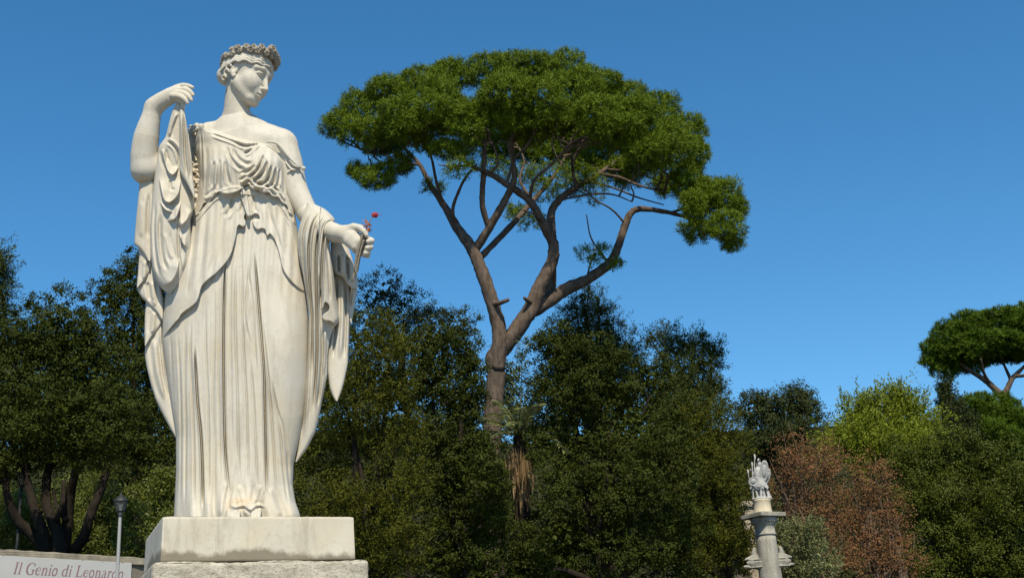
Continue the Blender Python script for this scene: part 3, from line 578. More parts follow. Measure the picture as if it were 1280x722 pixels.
def poly_sd(poly, u, v):
    """signed distance to a polygon in pixels, positive inside"""
    P = np.asarray(poly, float); n = len(P); P = smooth_poly(np.vstack([P[-2:], P, P[:3]]), 4)[8:8 + 4*n]; Q = np.roll(P, -1, 0); d = np.full(u.shape, 1e9); ins = np.zeros(u.shape, bool)
    for (x0, y0), (x1, y1) in zip(P, Q):
        dx, dy = x1 - x0, y1 - y0; t = np.clip(((u - x0)*dx + (v - y0)*dy) / (dx*dx + dy*dy + 1e-9), 0, 1)
        d = np.minimum(d, (u - x0 - t*dx)**2 + (v - y0 - t*dy)**2)
        ins ^= ((y0 > v) != (y1 > v)) & (u < (x1 - x0) * (v - y0) / (y1 - y0 + 1e-12) + x0)
    return np.where(ins, 1, -1) * np.sqrt(d)
def stroke(disp, u, v, pts, width, amp, lip=0.45, taper=0.18):
    """carve (amp < 0) or raise a fold along a line on the stone; widths in pixels, amp in metres.
    lip == 'fold': a fold that swells towards the line from its left and drops sharply on its right"""
    P = smooth_poly(pts, 5); m = width * (7 if lip == 'fold' else 4) + 2
    rows = np.nonzero((v[:, 0] > P[:, 1].min() - m) & (v[:, 0] < P[:, 1].max() + m))[0]
    if not len(rows): return
    r0, r1 = rows[0], rows[-1] + 1; uu = u[r0:r1]; vv = v[r0:r1]
    L = np.concatenate([[0], np.cumsum(np.linalg.norm(np.diff(P, axis=0), axis=1))]); best = np.full(uu.shape, 1e9); bt = np.zeros(uu.shape); bs = np.zeros(uu.shape)
    for i in range(len(P) - 1):
        (x0, y0), (x1, y1) = P[i], P[i+1]; dx, dy = x1 - x0, y1 - y0
        a = max(0, np.searchsorted(vv[:, 0], min(y0, y1) - m)); b = np.searchsorted(vv[:, 0], max(y0, y1) + m)
        U = uu[a:b]; Vv = vv[a:b]
        t = np.clip(((U - x0)*dx + (Vv - y0)*dy) / (dx*dx + dy*dy + 1e-9), 0, 1); d = np.hypot(U - x0 - t*dx, Vv - y0 - t*dy)
        k = d < best[a:b]; best[a:b] = np.where(k, d, best[a:b]); bt[a:b] = np.where(k, (L[i] + t*(L[i+1]-L[i])) / L[-1], bt[a:b])
        if lip == 'fold': bs[a:b] = np.where(k, dx*(Vv - y0) - dy*(U - x0), bs[a:b])
    f = sstep(0, taper, bt) * sstep(0, taper, 1 - bt) if taper > 0 else 1.0
    q = best / width
    if lip == 'fold': disp[r0:r1] += amp * f * np.where(bs < 0, np.exp(-(q / 2.6)**1.5), np.exp(-(q / 0.45)**2))
    else: disp[r0:r1] += amp * f * ((np.exp(-q**1.5 * 1.15) if amp < 0 else np.exp(-q*q)) - lip * np.exp(-((q - 2.0) / 0.9)**2))

def gsm(a, sig):
    n = max(1, int(3 * sig)); x = np.arange(-n, n + 1); k = np.exp(-x*x / (2*sig*sig)); k /= k.sum()
    return np.convolve(np.concatenate([2*a[0] - a[n:0:-1] if len(a) > n else np.full(n, a[0]), a, 2*a[-1] - a[-2:-n-2:-1] if len(a) > n + 1 else np.full(n, a[-1])]), k, 'valid')
def loft(left, right, w, b, strokes=(), layers=(), extra=None, p=2.0, step=0.7, nu=120, nb=24, back=None, v0=None, v1=None):
    """a solid whose silhouette runs between two traced edges; its front is carved by strokes and stepped by layers"""
    v0 = max(left[0][1], right[0][1]) if v0 is None else v0; v1 = min(left[-1][1], right[-1][1]) if v1 is None else v1
    vs = np.linspace(v0, v1, max(6, int((v1 - v0) / step)))
    lf = np.array(left, float)[:, ::-1]; rf = np.array(right, float)[:, ::-1]
    Lx, Rx = interp(lf, vs), interp(rf, vs); Rx = np.maximum(Rx, Lx + 0.3)
    if len(vs) > 40: Lx, Rx = gsm(Lx, 2.4 / step), gsm(Rx, 2.4 / step); Rx = np.maximum(Rx, Lx + 0.3)
    t = np.linspace(-np.pi/2, np.pi/2, nu); s = np.sin(t) * 0.35 + (t / (np.pi/2)) * 0.65
    mid, half = (Lx + Rx) / 2, (Rx - Lx) / 2
    u = mid[:, None] + half[:, None] * s[None]; v = np.broadcast_to(vs[:, None], u.shape).copy()
    bb = interp(b, vs) if not np.isscalar(b) else np.full(len(vs), float(b)); ww = interp(w, vs) if not np.isscalar(w) else np.full(len(vs), float(w))
    if len(vs) > 60: bb, ww = gsm(bb, 9 / step), gsm(ww, 9 / step); bb = np.maximum(bb, 0.008)
    prof = (1 - np.abs(s)**p).clip(0)**(1 / p)
    disp = np.zeros(u.shape)
    for st in strokes: stroke(disp, u, v, *st)
    for poly, amp, edge in layers: disp += amp * sstep(-edge, 0, poly_sd(poly, u, v))
    if extra is not None: disp += extra(u, v, s[None] + 0 * u)
    fade = 1 - np.abs(s)**10
    wf = ww[:, None] + bb[:, None] * prof[None] + disp * fade[None]
    sb = np.linspace(1, -1, nb + 2)[1:-1]; pb = (1 - np.abs(sb)**p).clip(0)**(1 / p); bk = bb if back is None else np.minimum(bb, back)
    ub = mid[:, None] + half[:, None] * sb[None]; wb = ww[:, None] - bk[:, None] * pb[None]; vb = np.broadcast_to(vs[:, None], ub.shape)
    U = np.hstack([u, ub]); Vv = np.hstack([v, vb]); Wv = np.hstack([wf, wb]); n = U.shape[1]; m = len(vs)
    P = unproj(U.ravel(), Vv.ravel(), YS - Wv.ravel())
    c0 = P[:n].mean(0); c1 = P[-n:].mean(0); F = grid_faces(m, n, True)
    caps = [[m*n, k, (k+1) % n, (k+1) % n] for k in range(n)] + [[m*n+1, (m-1)*n + (k+1) % n, (m-1)*n + k, (m-1)*n + k] for k in range(n)]
    return np.vstack([P, c0, c1]), np.vstack([F[:, ::-1], np.array(caps)])

statue = thing('marble_statue', 'pale marble statue of a robed woman wearing a flower wreath, standing on the pedestal', 'statue', tuple(S(298, 660, 0)))

# ---------------------------------------------------------------- body: head, neck, chest, arms and hands
def head_basis():
    d = at(312, 95, YS) - CAM; a = d / np.linalg.norm(d); r = RGT - a * (RGT @ a); r /= np.linalg.norm(r); up = np.cross(r, a)
    y, p, ro = 0.93, 0.10, 0.52
    cy, sy, cp, sp, cr, sr = math.cos(y), math.sin(y), math.cos(p), math.sin(p), math.cos(ro), math.sin(ro)
    e = np.array([cy, sy, 0]); f = np.array([sy, -cy, 0]); h = np.array([0, 0, 1.0])
    f2 = cp*f - sp*h; h2 = cp*h + sp*f; e3 = cr*e - sr*h2; h3 = cr*h2 + sr*e
    B = np.stack([r, a, up], 1); return np.stack([B @ e3, B @ f2, B @ h3], 1)
HB = head_basis(); HS = 78.5 * pxm(YS, 95)
CHIN = S(316.2, 130.5, 0.12)
def hd(e, f, h):
    """point of the head: towards her left, forward, up, in head heights from the chin"""
    return CHIN + HB @ ((np.array([e, f, h], float) - np.array([0, 0.30, 0.02])) * HS)
def hds(pts): return np.array([hd(*p) for p in pts])
lo, hi = corners(238, 402, 46, 286, -0.32, 0.42)
B = Sculpt(lo, hi, 0.0046); q = HS
def hell(c, r, k=0.03, mode='add', M=None): B.ell(hd(*c), np.array(r) * q, HB if M is None else HB @ M, k * q, mode)
def hch(P, R, k=0.03, mode='add', sub=0): B.chain(hds(P), np.array(R) * q, k * q, mode, sub)
hell((0, -.06, .64), (.325, .40, .345), 0.02)
hell((0, .09, .40), (.255, .265, .37), 0.08)
hch([(-.17, .0, .27), (-.07, .24, .09), (.07, .24, .09), (.17, .0, .27)], [.10, .085, .085, .10], 0.08)
hell((0, .27, .085), (.085, .075, .075), 0.05)
for sx in (-1, 1):
    hell((sx*.145, .20, .36), (.11, .11, .11), 0.08)
    hell((sx*.105, .255, .285), (.095, .085, .10), 0.09)
    hch([(sx*.03, .335, .555), (sx*.12, .335, .585), (sx*.20, .265, .565)], [.030, .031, .030], 0.06)
    hell((sx*.12, .388, .485), (.072, .056, .042), 0.06, 'sub')
    hell((sx*.118, .288, .487), (.058, .052, .042), 0.012)
    hell((sx*.120, .290, .505), (.062, .055, .032), 0.006)
    hch([(sx*.055, .328, .486), (sx*.085, .346, .502), (sx*.13, .343, .506), (sx*.185, .295, .483)], [.009, .012, .012, .009], 0.012, 'add', 4)
    hch([(sx*.06, .325, .478), (sx*.12, .335, .458), (sx*.18, .295, .478)], [.007, .008, .007], 0.012, 'add', 4)
hch([(0, .335, .56), (0, .365, .46), (0, .415, .34), (0, .435, .30)], [.032, .031, .035, .037], 0.045)
for sx in (-1, 1):
    hell((sx*.038, .375, .288), (.028, .036, .025), 0.025)
    hell((sx*.02, .405, .262), (.014, .025, .012), 0.01, 'sub')
hell((0, .33, .20), (.09, .06, .075), 0.07)
hch([(-.085, .325, .186), (-.035, .378, .203), (0, .382, .197), (.035, .378, .203), (.085, .325, .186)], [.012, .024, .022, .024, .012], 0.015)
hch([(-.07, .33, .165), (0, .372, .152), (.07, .33, .165)], [.014, .03, .014], 0.02, 'add', 4)
hch([(-.09, .335, .183), (-.04, .385, .178), (0, .395, .180), (.04, .385, .178), (.09, .335, .183)], [.007, .011, .011, .011, .007], 0.012, 'sub')
hell((0, .375, .108), (.07, .03, .02), 0.03, 'sub')
for sx in (-1, 1):                                    # ears
    hell((sx*.285, -.055, .435), (.034, .070, .105), 0.012)
    hell((sx*.322, -.04, .445), (.030, .036, .058), 0.010, 'sub'); hell((sx*.285, -.02, .335), (.030, .036, .040), 0.014)
# neck, chest, shoulders, statue's left arm
nk = hd(0, -.09, .28)
B.chain([nk, S(296, 137, 0.03), S(297, 152, -0.01), S(300, 168, -0.04)], [16*KP, 16.5*KP, 19*KP, 30*KP], 0.018, sub=6)
B.chain([hd(.10, -.06, .20), S(300, 162, 0.12)], [8*KP, 5*KP], 0.05)                     # the neck's front muscle
B.ell(S(306, 190, -0.02), (56*KP, 0.19, 36*KP), None, 0.08)
B.chain([S(262, 168, -0.06), S(300, 164, -0.05), S(352, 180, -0.03)], [13*KP, 17*KP, 19*KP], 0.10, sub=6)
B.chain([S(352, 184, 0.0), S(361, 205, 0.02), S(369, 235, 0.03), S(384, 266, 0.06)], [20.5*KP, 18*KP, 15.5*KP, 13.5*KP], 0.05, sub=6)
B.chain([S(303, 168, 0.10), S(335, 172, 0.10)], [4*KP, 4*KP], 0.06)                      # collar bone
B.cone(S(302, 167, 0.22), S(303, 160, 0.20), 5*KP, 4*KP, 0.05, 'sub')
B.chain([S(262, 166, -0.06), S(245, 176, -0.05), S(240, 200, -0.02)], [13*KP, 13*KP, 13*KP], 0.05)
bV, bF = B.mesh(); bV = relax(bV, bF, 1, 0.35)
body = MB(); body.add(bV, bF)
# statue's raised right arm (left in the photo) with its hand
lo, hi = corners(158, 264, 98, 236, -0.2, 0.44)
A = Sculpt(lo, hi, 0.005); k = KP
A.chain([S(246, 180, -0.06), S(214, 204, 0.04), S(182, 213, 0.12)], [15*k, 15*k, 16*k], 0.04, sub=6)
A.chain([S(181, 213, 0.12), S(180.5, 195, 0.15), S(183, 172, 0.19), S(188, 150, 0.22), S(192, 134, 0.24)], [17*k, 17.2*k, 16*k, 12.5*k, 10.5*k], 0.04, sub=6)
A.chain([S(192, 134, 0.24), S(200, 127, 0.26), S(213, 119, 0.28), S(222, 113, 0.29)], [10*k, 10.5*k, 9.5*k, 7*k], 0.04, sub=5)
A.chain([S(198, 133, 0.25), S(212, 125, 0.28)], [7.5*k, 6*k], 0.03)
for f in ([(219, 111, .29), (227, 107.5, .30), (235, 107.5, .32), (241, 109.5, .34)], [(221, 114, .31), (231, 112, .33), (238, 115, .35), (241.5, 119, .36)],
          [(220, 117, .33), (229, 117, .35), (236, 121, .365), (239.5, 125.5, .37)], [(216, 120, .34), (225, 121, .36), (231, 124.5, .37), (234.5, 129, .37)]):
    A.chain(SS(f), [4.4*k, 3.7*k, 3.0*k, 2.1*k], 0.008, sub=4)
A.chain(SS([(211, 127, .27), (221, 124, .31), (228, 127, .33), (229.5, 133, .335)]), [5*k, 4.2*k, 3.4*k, 2.4*k], 0.012)
v_, f_ = A.mesh(); body.add(relax(v_, f_, 2, 0.4), f_)
# statue's left forearm and hand holding the stems
lo, hi = corners(366, 476, 248, 330, -0.08, 0.55)
A = Sculpt(lo, hi, 0.0042)
A.chain([S(384, 266, 0.06), S(402, 284, 0.20), S(418, 291, 0.29), S(430, 293, 0.35)], [14*k, 13.5*k, 12*k, 10*k], 0.03, sub=6)
A.chain([S(430, 293, .35), S(440, 298, .38), S(446, 303, .39)], [10*k, 11*k, 9.5*k], 0.03)
A.chain(SS([(434, 288, .38), (442, 284, .41), (450, 285, .43), (456, 290, .445), (458, 294, .45)]), [6.5*k, 5.2*k, 4.4*k, 3.6*k, 2.6*k], 0.02)
A.chain(SS([(437, 302, .40), (443, 309, .41), (446, 311, .41)]), [7*k, 5*k, 3.5*k], 0.02)
for vv, r, x in ((300.5, 4.3, 464.5), (308.5, 4.2, 463), (315, 3.7, 460.5)):
    A.chain(SS([(444, vv - 2, .33), (454, vv - 2.5, .35), (x - 3, vv - 1, .37), (x, vv + 0.5, .42), (x - 4, vv + 1.5, .455)]), [r*k, r*k, r*k*.95, r*k*.9, r*k*.75], 0.006)
A.chain(SS([(446, 314, .35), (454, 318, .38), (460, 320, .41)]), [3.4*k, 3.2*k, 2.5*k], 0.005)
v_, f_ = A.mesh(); body.add(relax(v_, f_, 1, 0.4), f_)
body.build('body', MARBLE, statue)
for toes in (((286.5, 3.0), (291.3, 2.3), (295.2, 2.0), (298.6, 1.7)), ((315.5, 1.8), (319, 2.1), (323.4, 2.8))):     # toes showing under the hem
    lo, hi = corners(toes[0][0] - 10, toes[-1][0] + 10, 626, 656, 0.2, 0.54); A = Sculpt(lo, hi, 0.005)
    for u, r in toes: A.chain(SS([(u + 1, 637, .30), (u, 643 - .3*r, .42), (u - 0.3, 647 - .5*r, .46)]), [r*k, r*k, r*k*.85], 0.002)
    A.cone(S(toes[0][0], 642, .28), S(toes[-1][0], 642, .28), 5*k, 4*k, .02)
    v_, f_ = A.mesh(); obj('foot', v_, f_, MARBLE, statue)

# ---------------------------------------------------------------- dress
rg = np.random.default_rng(5)
dl = [(247,160),(243,172),(242,185),(245,200),(248,225),(245,250),(240,270),(236,285),(232,305),(216,340),(206,372),(203,400),(203,425),(206,450),(213,500),(220,545),(220,590),(217.5,643),(217,666)]
dr = [(262,160),(300,172),(340,180),(349,190),(357,200),(358,222),(361,242),(368,262),(371,280),(374,300),(379,330),(383,360),(386,400),(386,440),(384,485),(380,520),(373,553),(367,580),(366,606),(369,626),(375,643),(376,666)]
skirt_valleys = [
 ([(284,318),(281,340),(279.5,420),(280,500),(281.5,560),(285,600),(287,618)], 1.5, -.045), ([(313,318),(310,355),(306,388),(308,408),(313,432)], 1.6, -.022),
 ([(317,306),(321,350),(325,400),(330,460),(331.5,530),(333,600),(333.5,627)], 1.5, -.04), ([(323,365),(329,420),(336,480),(341,540),(345,600),(352,636)], 1.7, -.03),
 ([(243,430),(247,500),(251.5,545),(253.5,600),(254,642)], 1.6, -.045), ([(268,345),(268,420),(266,500),(268,560),(268,641)], 2.0, -.022),
 ([(295,320),(294,400),(297,500),(298,560),(301,616)], 1.8, -.03), ([(302,310),(303,360),(304,420),(309,520),(311,626)], 1.6, -.028),
 ([(232,405),(231,470),(232,540),(231,642)], 1.7, -.03), ([(222,412),(225,480),(226,550),(225,642)], 1.6, -.028), ([(239,395),(238,450),(242,540),(243,642)], 1.6, -.032),
 ([(213,415),(215,470),(218,520)], 1.6, -.02), ([(257,370),(257,430),(260,500),(261,580),(261,641)], 1.7, -.024),
 ([(274,340),(273,430),(274,520),(276,612)], 1.5, -.02), ([(289,330),(287.5,400),(289,470),(290,560)], 1.5, -.018),
 ([(312,440),(317,500),(320,560),(322,618)], 1.6, -.024), ([(338,470),(349,530),(355,590),(361,636)], 1.9, -.03), ([(346,505),(357,550),(362,600),(369,639)], 2.0, -.026),
 ([(307,320),(316,380),(318,420),(321,470)], 1.7, -.016),
 ([(360,560),(361,600),(368,632)], 2.0, -.02), ([(283,600),(279,622),(274,646)], 3.0, .018, .2), ([(291,606),(287,624),(283,646)], 1.8, -.022, .2), ([(298,604),(303,624),(308,646)], 2.8, .016, .2),
 ([(325,604),(320,622),(313,644)], 2.8, .018, .2), ([(331,612),(327,630),(321,646)], 1.7, -.024, .2), ([(337,608),(343,628),(352,646)], 3.0, .018, .2), ([(286,629),(294,633),(305,631),(313,636),(322,631),(333,633)], 1.9, .022, .2)]
bodice = [
 ([(253,161),(270,165),(290,172),(306,175.5),(322,177),(338,177),(347,180),(354,188),(361,197),(372,207)], 1.4, -.020), ([(262,166),(290,176),(300,181),(309,183),(318,180.5),(327,176)], 1.7, -.030),
 ([(304,193),(311,189),(318,183),(324,178)], 1.6, -.026), ([(330,192),(327,203),(320,214),(311,222)], 1.8, -.032), ([(335,200),(331,212),(325,220),(315,227)], 1.8, -.022),
 ([(340,206),(337,219),(331,228),(320,230)], 1.7, -.028), ([(345,208),(343,222),(339,231),(330,233)], 1.6, -.026), ([(350,210),(349,224),(346,236)], 1.5, -.024), ([(354,210),(355,226),(356,243)], 1.5, -.022),
 ([(284,183),(288,197),(297,208),(308,213)], 2.2, -.018), ([(289,184),(296,196),(306,204),(318,204)], 2.2, -.016), ([(299,216),(310,214),(320,206)], 2.0, -.018),
 ([(268,200),(266.5,215),(265,236)], 1.8, -.020), ([(275,198),(274,216),(272,236)], 2.0, -.016), ([(281,200),(283,215),(288,233)], 2.2, -.014), ([(258,180),(258,210),(256,246)], 2.0, -.016),
 ([(314,223),(316,229),(322,233),(330,236)], 1.6, .022), ([(300,229),(305,226),(310,222)], 1.8, .03), ([(254,249),(262,246),(272,238)], 2.0, .02),
 ([(333,229),(340,235),(346,243)], 1.5, .02), ([(345,232),(352,242),(357,251)], 1.5, .02), ([(354,243),(360,255),(366,265)], 1.6, .022), ([(251,163),(252,190),(253,240)], 1.1, -.016)]
apron_folds = [([(270,243),(262,262),(255,290),(250,330),(246,365)], 3.2, -.012), ([(281,246),(276,275),(272,310),(262,345)], 3.2, -.012), ([(292,245),(287,262),(280,272)], 2.4, -.02),
 ([(247,268),(243,290),(238,330),(233,375)], 3.2, -.014), ([(317,243),(318,256),(320,266)], 2.0, -.014), ([(330,244),(335,262),(345,290),(358,325)], 3.4, -.012), ([(345,252),(356,280),(366,320),(374,350)], 3.2, -.013),
 ([(304,242),(303,255),(301,266)], 2.0, -.014), ([(340,262),(348,290),(357,320)], 2.6, .008), ([(356,272),(366,300),(376,345)], 2.4, -.012)]
blouse = [(230,150),(400,150),(392,300),(373,283),(368,277),(367,270),(362,265),(359,257),(353,252),(348,246),(341,244.5),(336,240),(328,239.5),(322,236),(316,235),(311,230),(306,231),(301,236),(293,240),(285,242),(279,241),(272,239),(265,245),(259,252),(254,254),(250,262),(243,270),(230,276)]
belt = [(225,276),(243,272),(256,257),(272,243),(301,238),(328,241.5),(348,248),(363,268),(374,286),(374,292),(361,274),(347,253.5),(328,246.5),(301,243),(274,248),(258,262),(245,277),(225,284)]
apron_l = [(200,262),(243,270),(272,240),(303,235),(312,268),(309,271),(306.5,266.5),(304.5,272),(306.5,279),(304,283),(299,281),(296,284),(294,296),(287,320),(272,338.6),(262,347),(252,357),(245,377),(227.5,391),(219,402),(190,420)]
apron_r = [(303,235),(345,238),(380,270),(400,300),(400,366),(377,362),(356,340),(349.7,317),(344,300),(338,292),(334,294),(332,287),(327,285),(322,286.5),(317.5,282),(316.5,277),(321,276),(325,273.5),(323,268),(318,267),(313,269.5),(308,266)]
skirt_valleys = [(t[0], t[1] * (.72 if t[2] < -.034 else .8), t[2] * (1.8 if t[2] < -.034 else .55), .2) if t[2] < 0 else t for t in skirt_valleys]
def dress_extra(u, v, s):
    d = 0.05 * np.exp(-((u - 336) / 24)**2 - ((v - 206) / 24)**2) + 0.035 * np.exp(-((u - 276) / 24)**2 - ((v - 208) / 24)**2)
    d += 0.07 * np.exp(-((u - 355) / 26)**2 - ((v - 430) / 80)**2)                               # the bent leg under the cloth
    d += 0.05 * np.exp(-((u - 372) / 11)**2 - ((v - 640) / 14)**2) + 0.06 * np.exp(-((u - 294) / 22)**2 - ((v - 640) / 16)**2)
    k = sstep(330, 420, v) * (1 - 0.85 * np.exp(-((u - 357) / 26)**2) * (1 - sstep(480, 580, v)))
    ph = s * 15 + 1.1 * np.sin(v / 90 + 4 * s); d += k * 0.0055 * (np.abs(np.sin(ph)) - 0.5)
    d += 0.006 * np.sin(u * 0.55 + 0.03 * v) * sstep(250, 262, v) * (1 - sstep(330, 400, v))
    d += sstep(585, 643, v) * 0.022 * np.sin(ph * 1.55 + 1.0)
    top = sstep(178, 192, v) * (1 - sstep(236, 250, v)); d += top * 0.005 * np.sin(u * 0.62 - 0.25 * np.abs(v - 205) * 0.2)
    return d
dw = [(150,-.02),(200,.0),(250,.0),(300,.0),(640,.0)]
db = [(150,.165),(165,.19),(185,.205),(205,.22),(235,.205),(250,.20),(290,.235),(340,.26),(450,.27),(560,.25),(615,.28),(643,.33),(666,.34)]
dress = MB()
dress.add(*loft(dl, dr, dw, db, skirt_valleys + bodice + apron_folds, [(blouse, .055, 2.0), (belt, .010, 1.0), (apron_l, .05, 1.1), (apron_r, .03, 1.1)], dress_extra, 2.3, 0.7, 640, 40))
# sleeve end with its button on the arm, and the knot on the other shoulder
dress.add(*loft([(345,179),(353,194),(357,210),(358,228)], [(350,179),(363,194),(374,207),(378.5,211),(372,214),(363,219),(359,228)], [(178,.12),(212,.10),(228,.08)], [(178,.03),(205,.05),(228,.03)],
      [([(376,212),(366,209),(358,200)], 1.4, -.03), ([(374,213),(365,215),(359,220)], 1.3, -.025)], (), None, 2.5, .5, 60, 12))
sl = MB(); sl.tube(SS([(333,177,.20),(347,180,.18),(361,196,.16),(371,206,.14),(379,211,.10)]), [1.2*KP, 1.8*KP, 1.9*KP, 1.7*KP, 1.2*KP], 10, 6)
dress.add(*sl.get())
kn = MB()
for cu, cv, r, w in ((379.5, 210.5, 2.8, .12), (251, 158.5, 4.4, .12), (246, 157, 3.6, .11), (242, 159, 3.4, .10)):
    t = np.linspace(0, np.pi, 12); kn.lathe(np.stack([np.sin(t) * r * KP, np.cos(t) * r * KP], 1), S(cu, cv, w), 16)
dress.add(*kn.get())
tb = MB()
for j, (a, b2) in enumerate((((249, 158), (237, 162)), ((249, 160), (236, 166)), ((250, 157), (238, 158)))):
    tb.tube(SS([(*a, .13), ((a[0] + b2[0]) / 2, (a[1] + b2[1]) / 2 + 1, .11), (*b2, .04)]), [2.2*KP, 2.6*KP, 2.2*KP], 10, 4)
dress.add(*tb.get()); dress.build('dress', MARBLE, statue)

# ---------------------------------------------------------------- cloak
cl = MB()
def piece(left, right, w, b, strokes=(), extra=None, p=3.0, **kw): cl.add(*loft(left, right, w, b, strokes, (), extra, p, 0.6, kw.pop('nu', 110), 16, **kw))
def rough(u, v, s):
    n = np.random.default_rng(4).normal(size=u.shape)
    for _ in range(3): n = (n + np.roll(n, 1, 0) + np.roll(n, -1, 0)) / 3; n = sum(np.roll(n, i, 1) for i in range(-5, 6)) / 11
    return n / n.std() * 0.010
piece([(240,182),(238,200),(236,240),(232,280)], [(252,182),(256,200),(256,240),(256,280)], -.03, .10, (), rough)           # rough stone left under the arm
# sheet from the raised hand: the shaded side, then the narrow strip hanging in front of it
piece([(222,127),(216,136),(211,155),(207,172),(199,182),(196,205),(193,225)], [(229,127),(229,136),(229,155),(232,172),(235,190),(235,205),(236,225)], [(127,.29),(170,.24),(225,.17)], [(127,.015),(140,.03),(180,.05),(225,.06)],
      [([(221,140),(214,158),(211,172)], 2, .02), ([(208,176),(216,181),(222,190),(226,205)], 1.8, -.025), ([(203,185),(206,200),(211,212),(219,220)], 2.0, .03)])
piece([(226,128),(224,142),(224,160),(224,190),(224.5,214),(228,221),(233,229),(238,239),(242.5,247)], [(230,128),(231,141),(235.5,167),(238,185),(240,200),(240.5,212),(242,228),(243.5,240),(243.6,247)], [(128,.30),(160,.29),(247,.25)], [(128,.02),(160,.045),(247,.05)],
      [([(229,138),(230,165),(231.5,195),(234,222)], 1.3, -.022), ([(234,160),(236,190),(238.5,225)], 1.1, -.018), ([(227,145),(227.5,180),(228,212)], 1.4, .012)])
# the hanging loop of cloth below the elbow
swags = [([(204,192),(209,211),(215,218),(220,214),(225,203)], 2.0, .045, 'fold', .3), ([(199,220),(204,246),(210,252.5),(217,249),(223,240),(226,222)], 2.4, .065, 'fold', .3),
 ([(200,252),(205,260),(210,263.5),(217,265)], 1.8, .05, 'fold', .35), ([(208,276.5),(214,275),(219,272),(223,264),(226,252)], 2.0, .055, 'fold', .3), ([(223,284),(229,279),(236,271),(242,262)], 2.2, .06, 'fold', .25),
 ([(223,290),(230,306),(237,310)], 1.8, .04, 'fold', .35), ([(202,357),(209,355),(215.5,349),(221,338),(224,322)], 2.4, .07, 'fold', .3),
 ([(194,250),(192.5,290),(195,325),(200,348)], 1.8, -.02), ([(200,266),(200,300),(204,325),(210,340)], 2.2, -.022), ([(224,255),(223,280),(223,310),(225,335)], 1.5, -.02), ([(232,290),(231,315),(228,340)], 2, .012), ([(206,290),(211,312),(217,326)], 2.6, .012), ([(212,224),(214,236),(220,236)], 1.8, -.012)]
piece([(198,184),(196,200),(192,229),(189.5,258),(187.5,287),(188.5,320),(191,339),(196.5,353),(204,363),(211,366.6)], [(225,184),(228,205),(236,220),(243,246),(243,258),(238,274),(238.5,300),(238,326),(232,343),(225,358),(215,366.6)],
      [(184,.17),(250,.15),(366,.13)], [(184,.06),(230,.10),(330,.11),(360,.08),(366.6,.04)], swags, None, 2.4, nu=170)
# the tube of cloth falling from the elbow and its turning hem, tier behind tier
piece([(174,226),(173.5,240),(170,275),(167.5,306),(173,309),(179,316),(185,326)], [(193,226),(192,240),(191,275),(190,306),(189.5,315),(189,322),(188.6,326)], .09, .05, [([(186,240),(184.5,300)], 2.2, -.016), ([(178,250),(176,298)], 3, .012)])
piece([(173,296),(174,318),(172.5,340),(171,355),(171,359.5)], [(190,296),(190.5,318),(189.5,330),(186.5,341),(181,350),(175.5,356),(172,359.5)], .055, .045, [([(181,325),(180,350)], 2.4, .012), ([(186,300),(186,335)], 2, -.014)])
piece([(178,330),(177,345),(172.5,357),(171.5,363),(178,373),(186,380),(195,389),(202,398.5)], [(196,330),(199,350),(202,362),(204,373),(204.7,384),(204.4,393),(203.4,398.5)], .025, .045, [([(190,350),(194,384)], 2.4, .014), ([(184,352),(187,376)], 2.2, -.014)])
piece([(183,370),(181,395),(180.5,420),(181,432)], [(203,370),(204.3,384),(204.2,398),(202.6,404),(196,413),(188,423),(182.2,432)], -.005, .045, [([(193,388),(190,418)], 2.6, .014)])
piece([(183,402),(181.5,430),(181,445),(184,462),(189,482),(194.5,499),(203,517),(212.6,535),(222,551)], [(206,402),(207,430),(209,445),(211,462),(215,482),(218,499),(222,517),(224,535),(224,551)], -.04, .05,
      [([(204,400),(204,430),(208,470),(214,505)], 1.6, -.025), ([(192,420),(196,460),(205,500)], 2.8, .016), ([(199,420),(203,465),(211,505)], 2, -.014)])
cl.build('cloak', MARBLE, statue)
# the other end over the forearm
cl = MB()
rf = [([(409,263),(398,268),(390,282),(386,310),(387,350),(390,400),(390,470)], 1.2, -.045), ([(414,268),(404,274),(398,290),(395,330),(396,380),(396,450),(391,520)], 1.3, -.05), ([(418,273),(409,280),(405,296),(402,335),(401,385)], 1.2, -.045),
 ([(391,262),(383,278),(379,300),(380,340),(384,380)], 1.6, -.026), ([(408,300),(411,340),(413,378)], 1.5, -.02), ([(404,262),(393,274),(388.5,300),(388,350)], 1.8, .014), ([(411,268),(401,284),(399,310),(398,360)], 1.8, .016),
 ([(402,405),(403,450),(397,510)], 1.5, -.022), ([(407,408),(406,440),(404,470)], 1.6, .016), ([(383,440),(381,500),(376,550)], 2, -.02), ([(387,420),(386,480),(382,530)], 2, .014)]
hem = [(402,255),(402,376.5),(406,377),(410,379),(412,383),(411,388),(407,391.5),(404,394),(403.5,397.5),(407,400),(412,400.5),(416,403),(420,406),(432,402),(440,255)]
cl.add(*loft([(384,253),(379,268),(374,283),(371.5,297),(373,319),(379,345),(383,370),(386,394),(385,430),(383,470),(379,520),(373,552),(369,577)],
      [(388,253),(405,260),(413,267),(420,275),(414,285),(411.5,296),(413,312),(417,339),(420,370),(423,390),(424.5,398),(423.5,403),(417,409),(412,425),(409.5,445),(409,470),(404,495),(399,520),(394,540),(384,560),(371,577)],
      [(253,.13),(275,.17),(300,.17),(402,.09),(480,.06),(577,-.03)], [(253,.05),(270,.12),(300,.11),(402,.07),(577,.05)], rf, [(hem, .06, 1.0)], None, 2.4, .6, 190, 16))
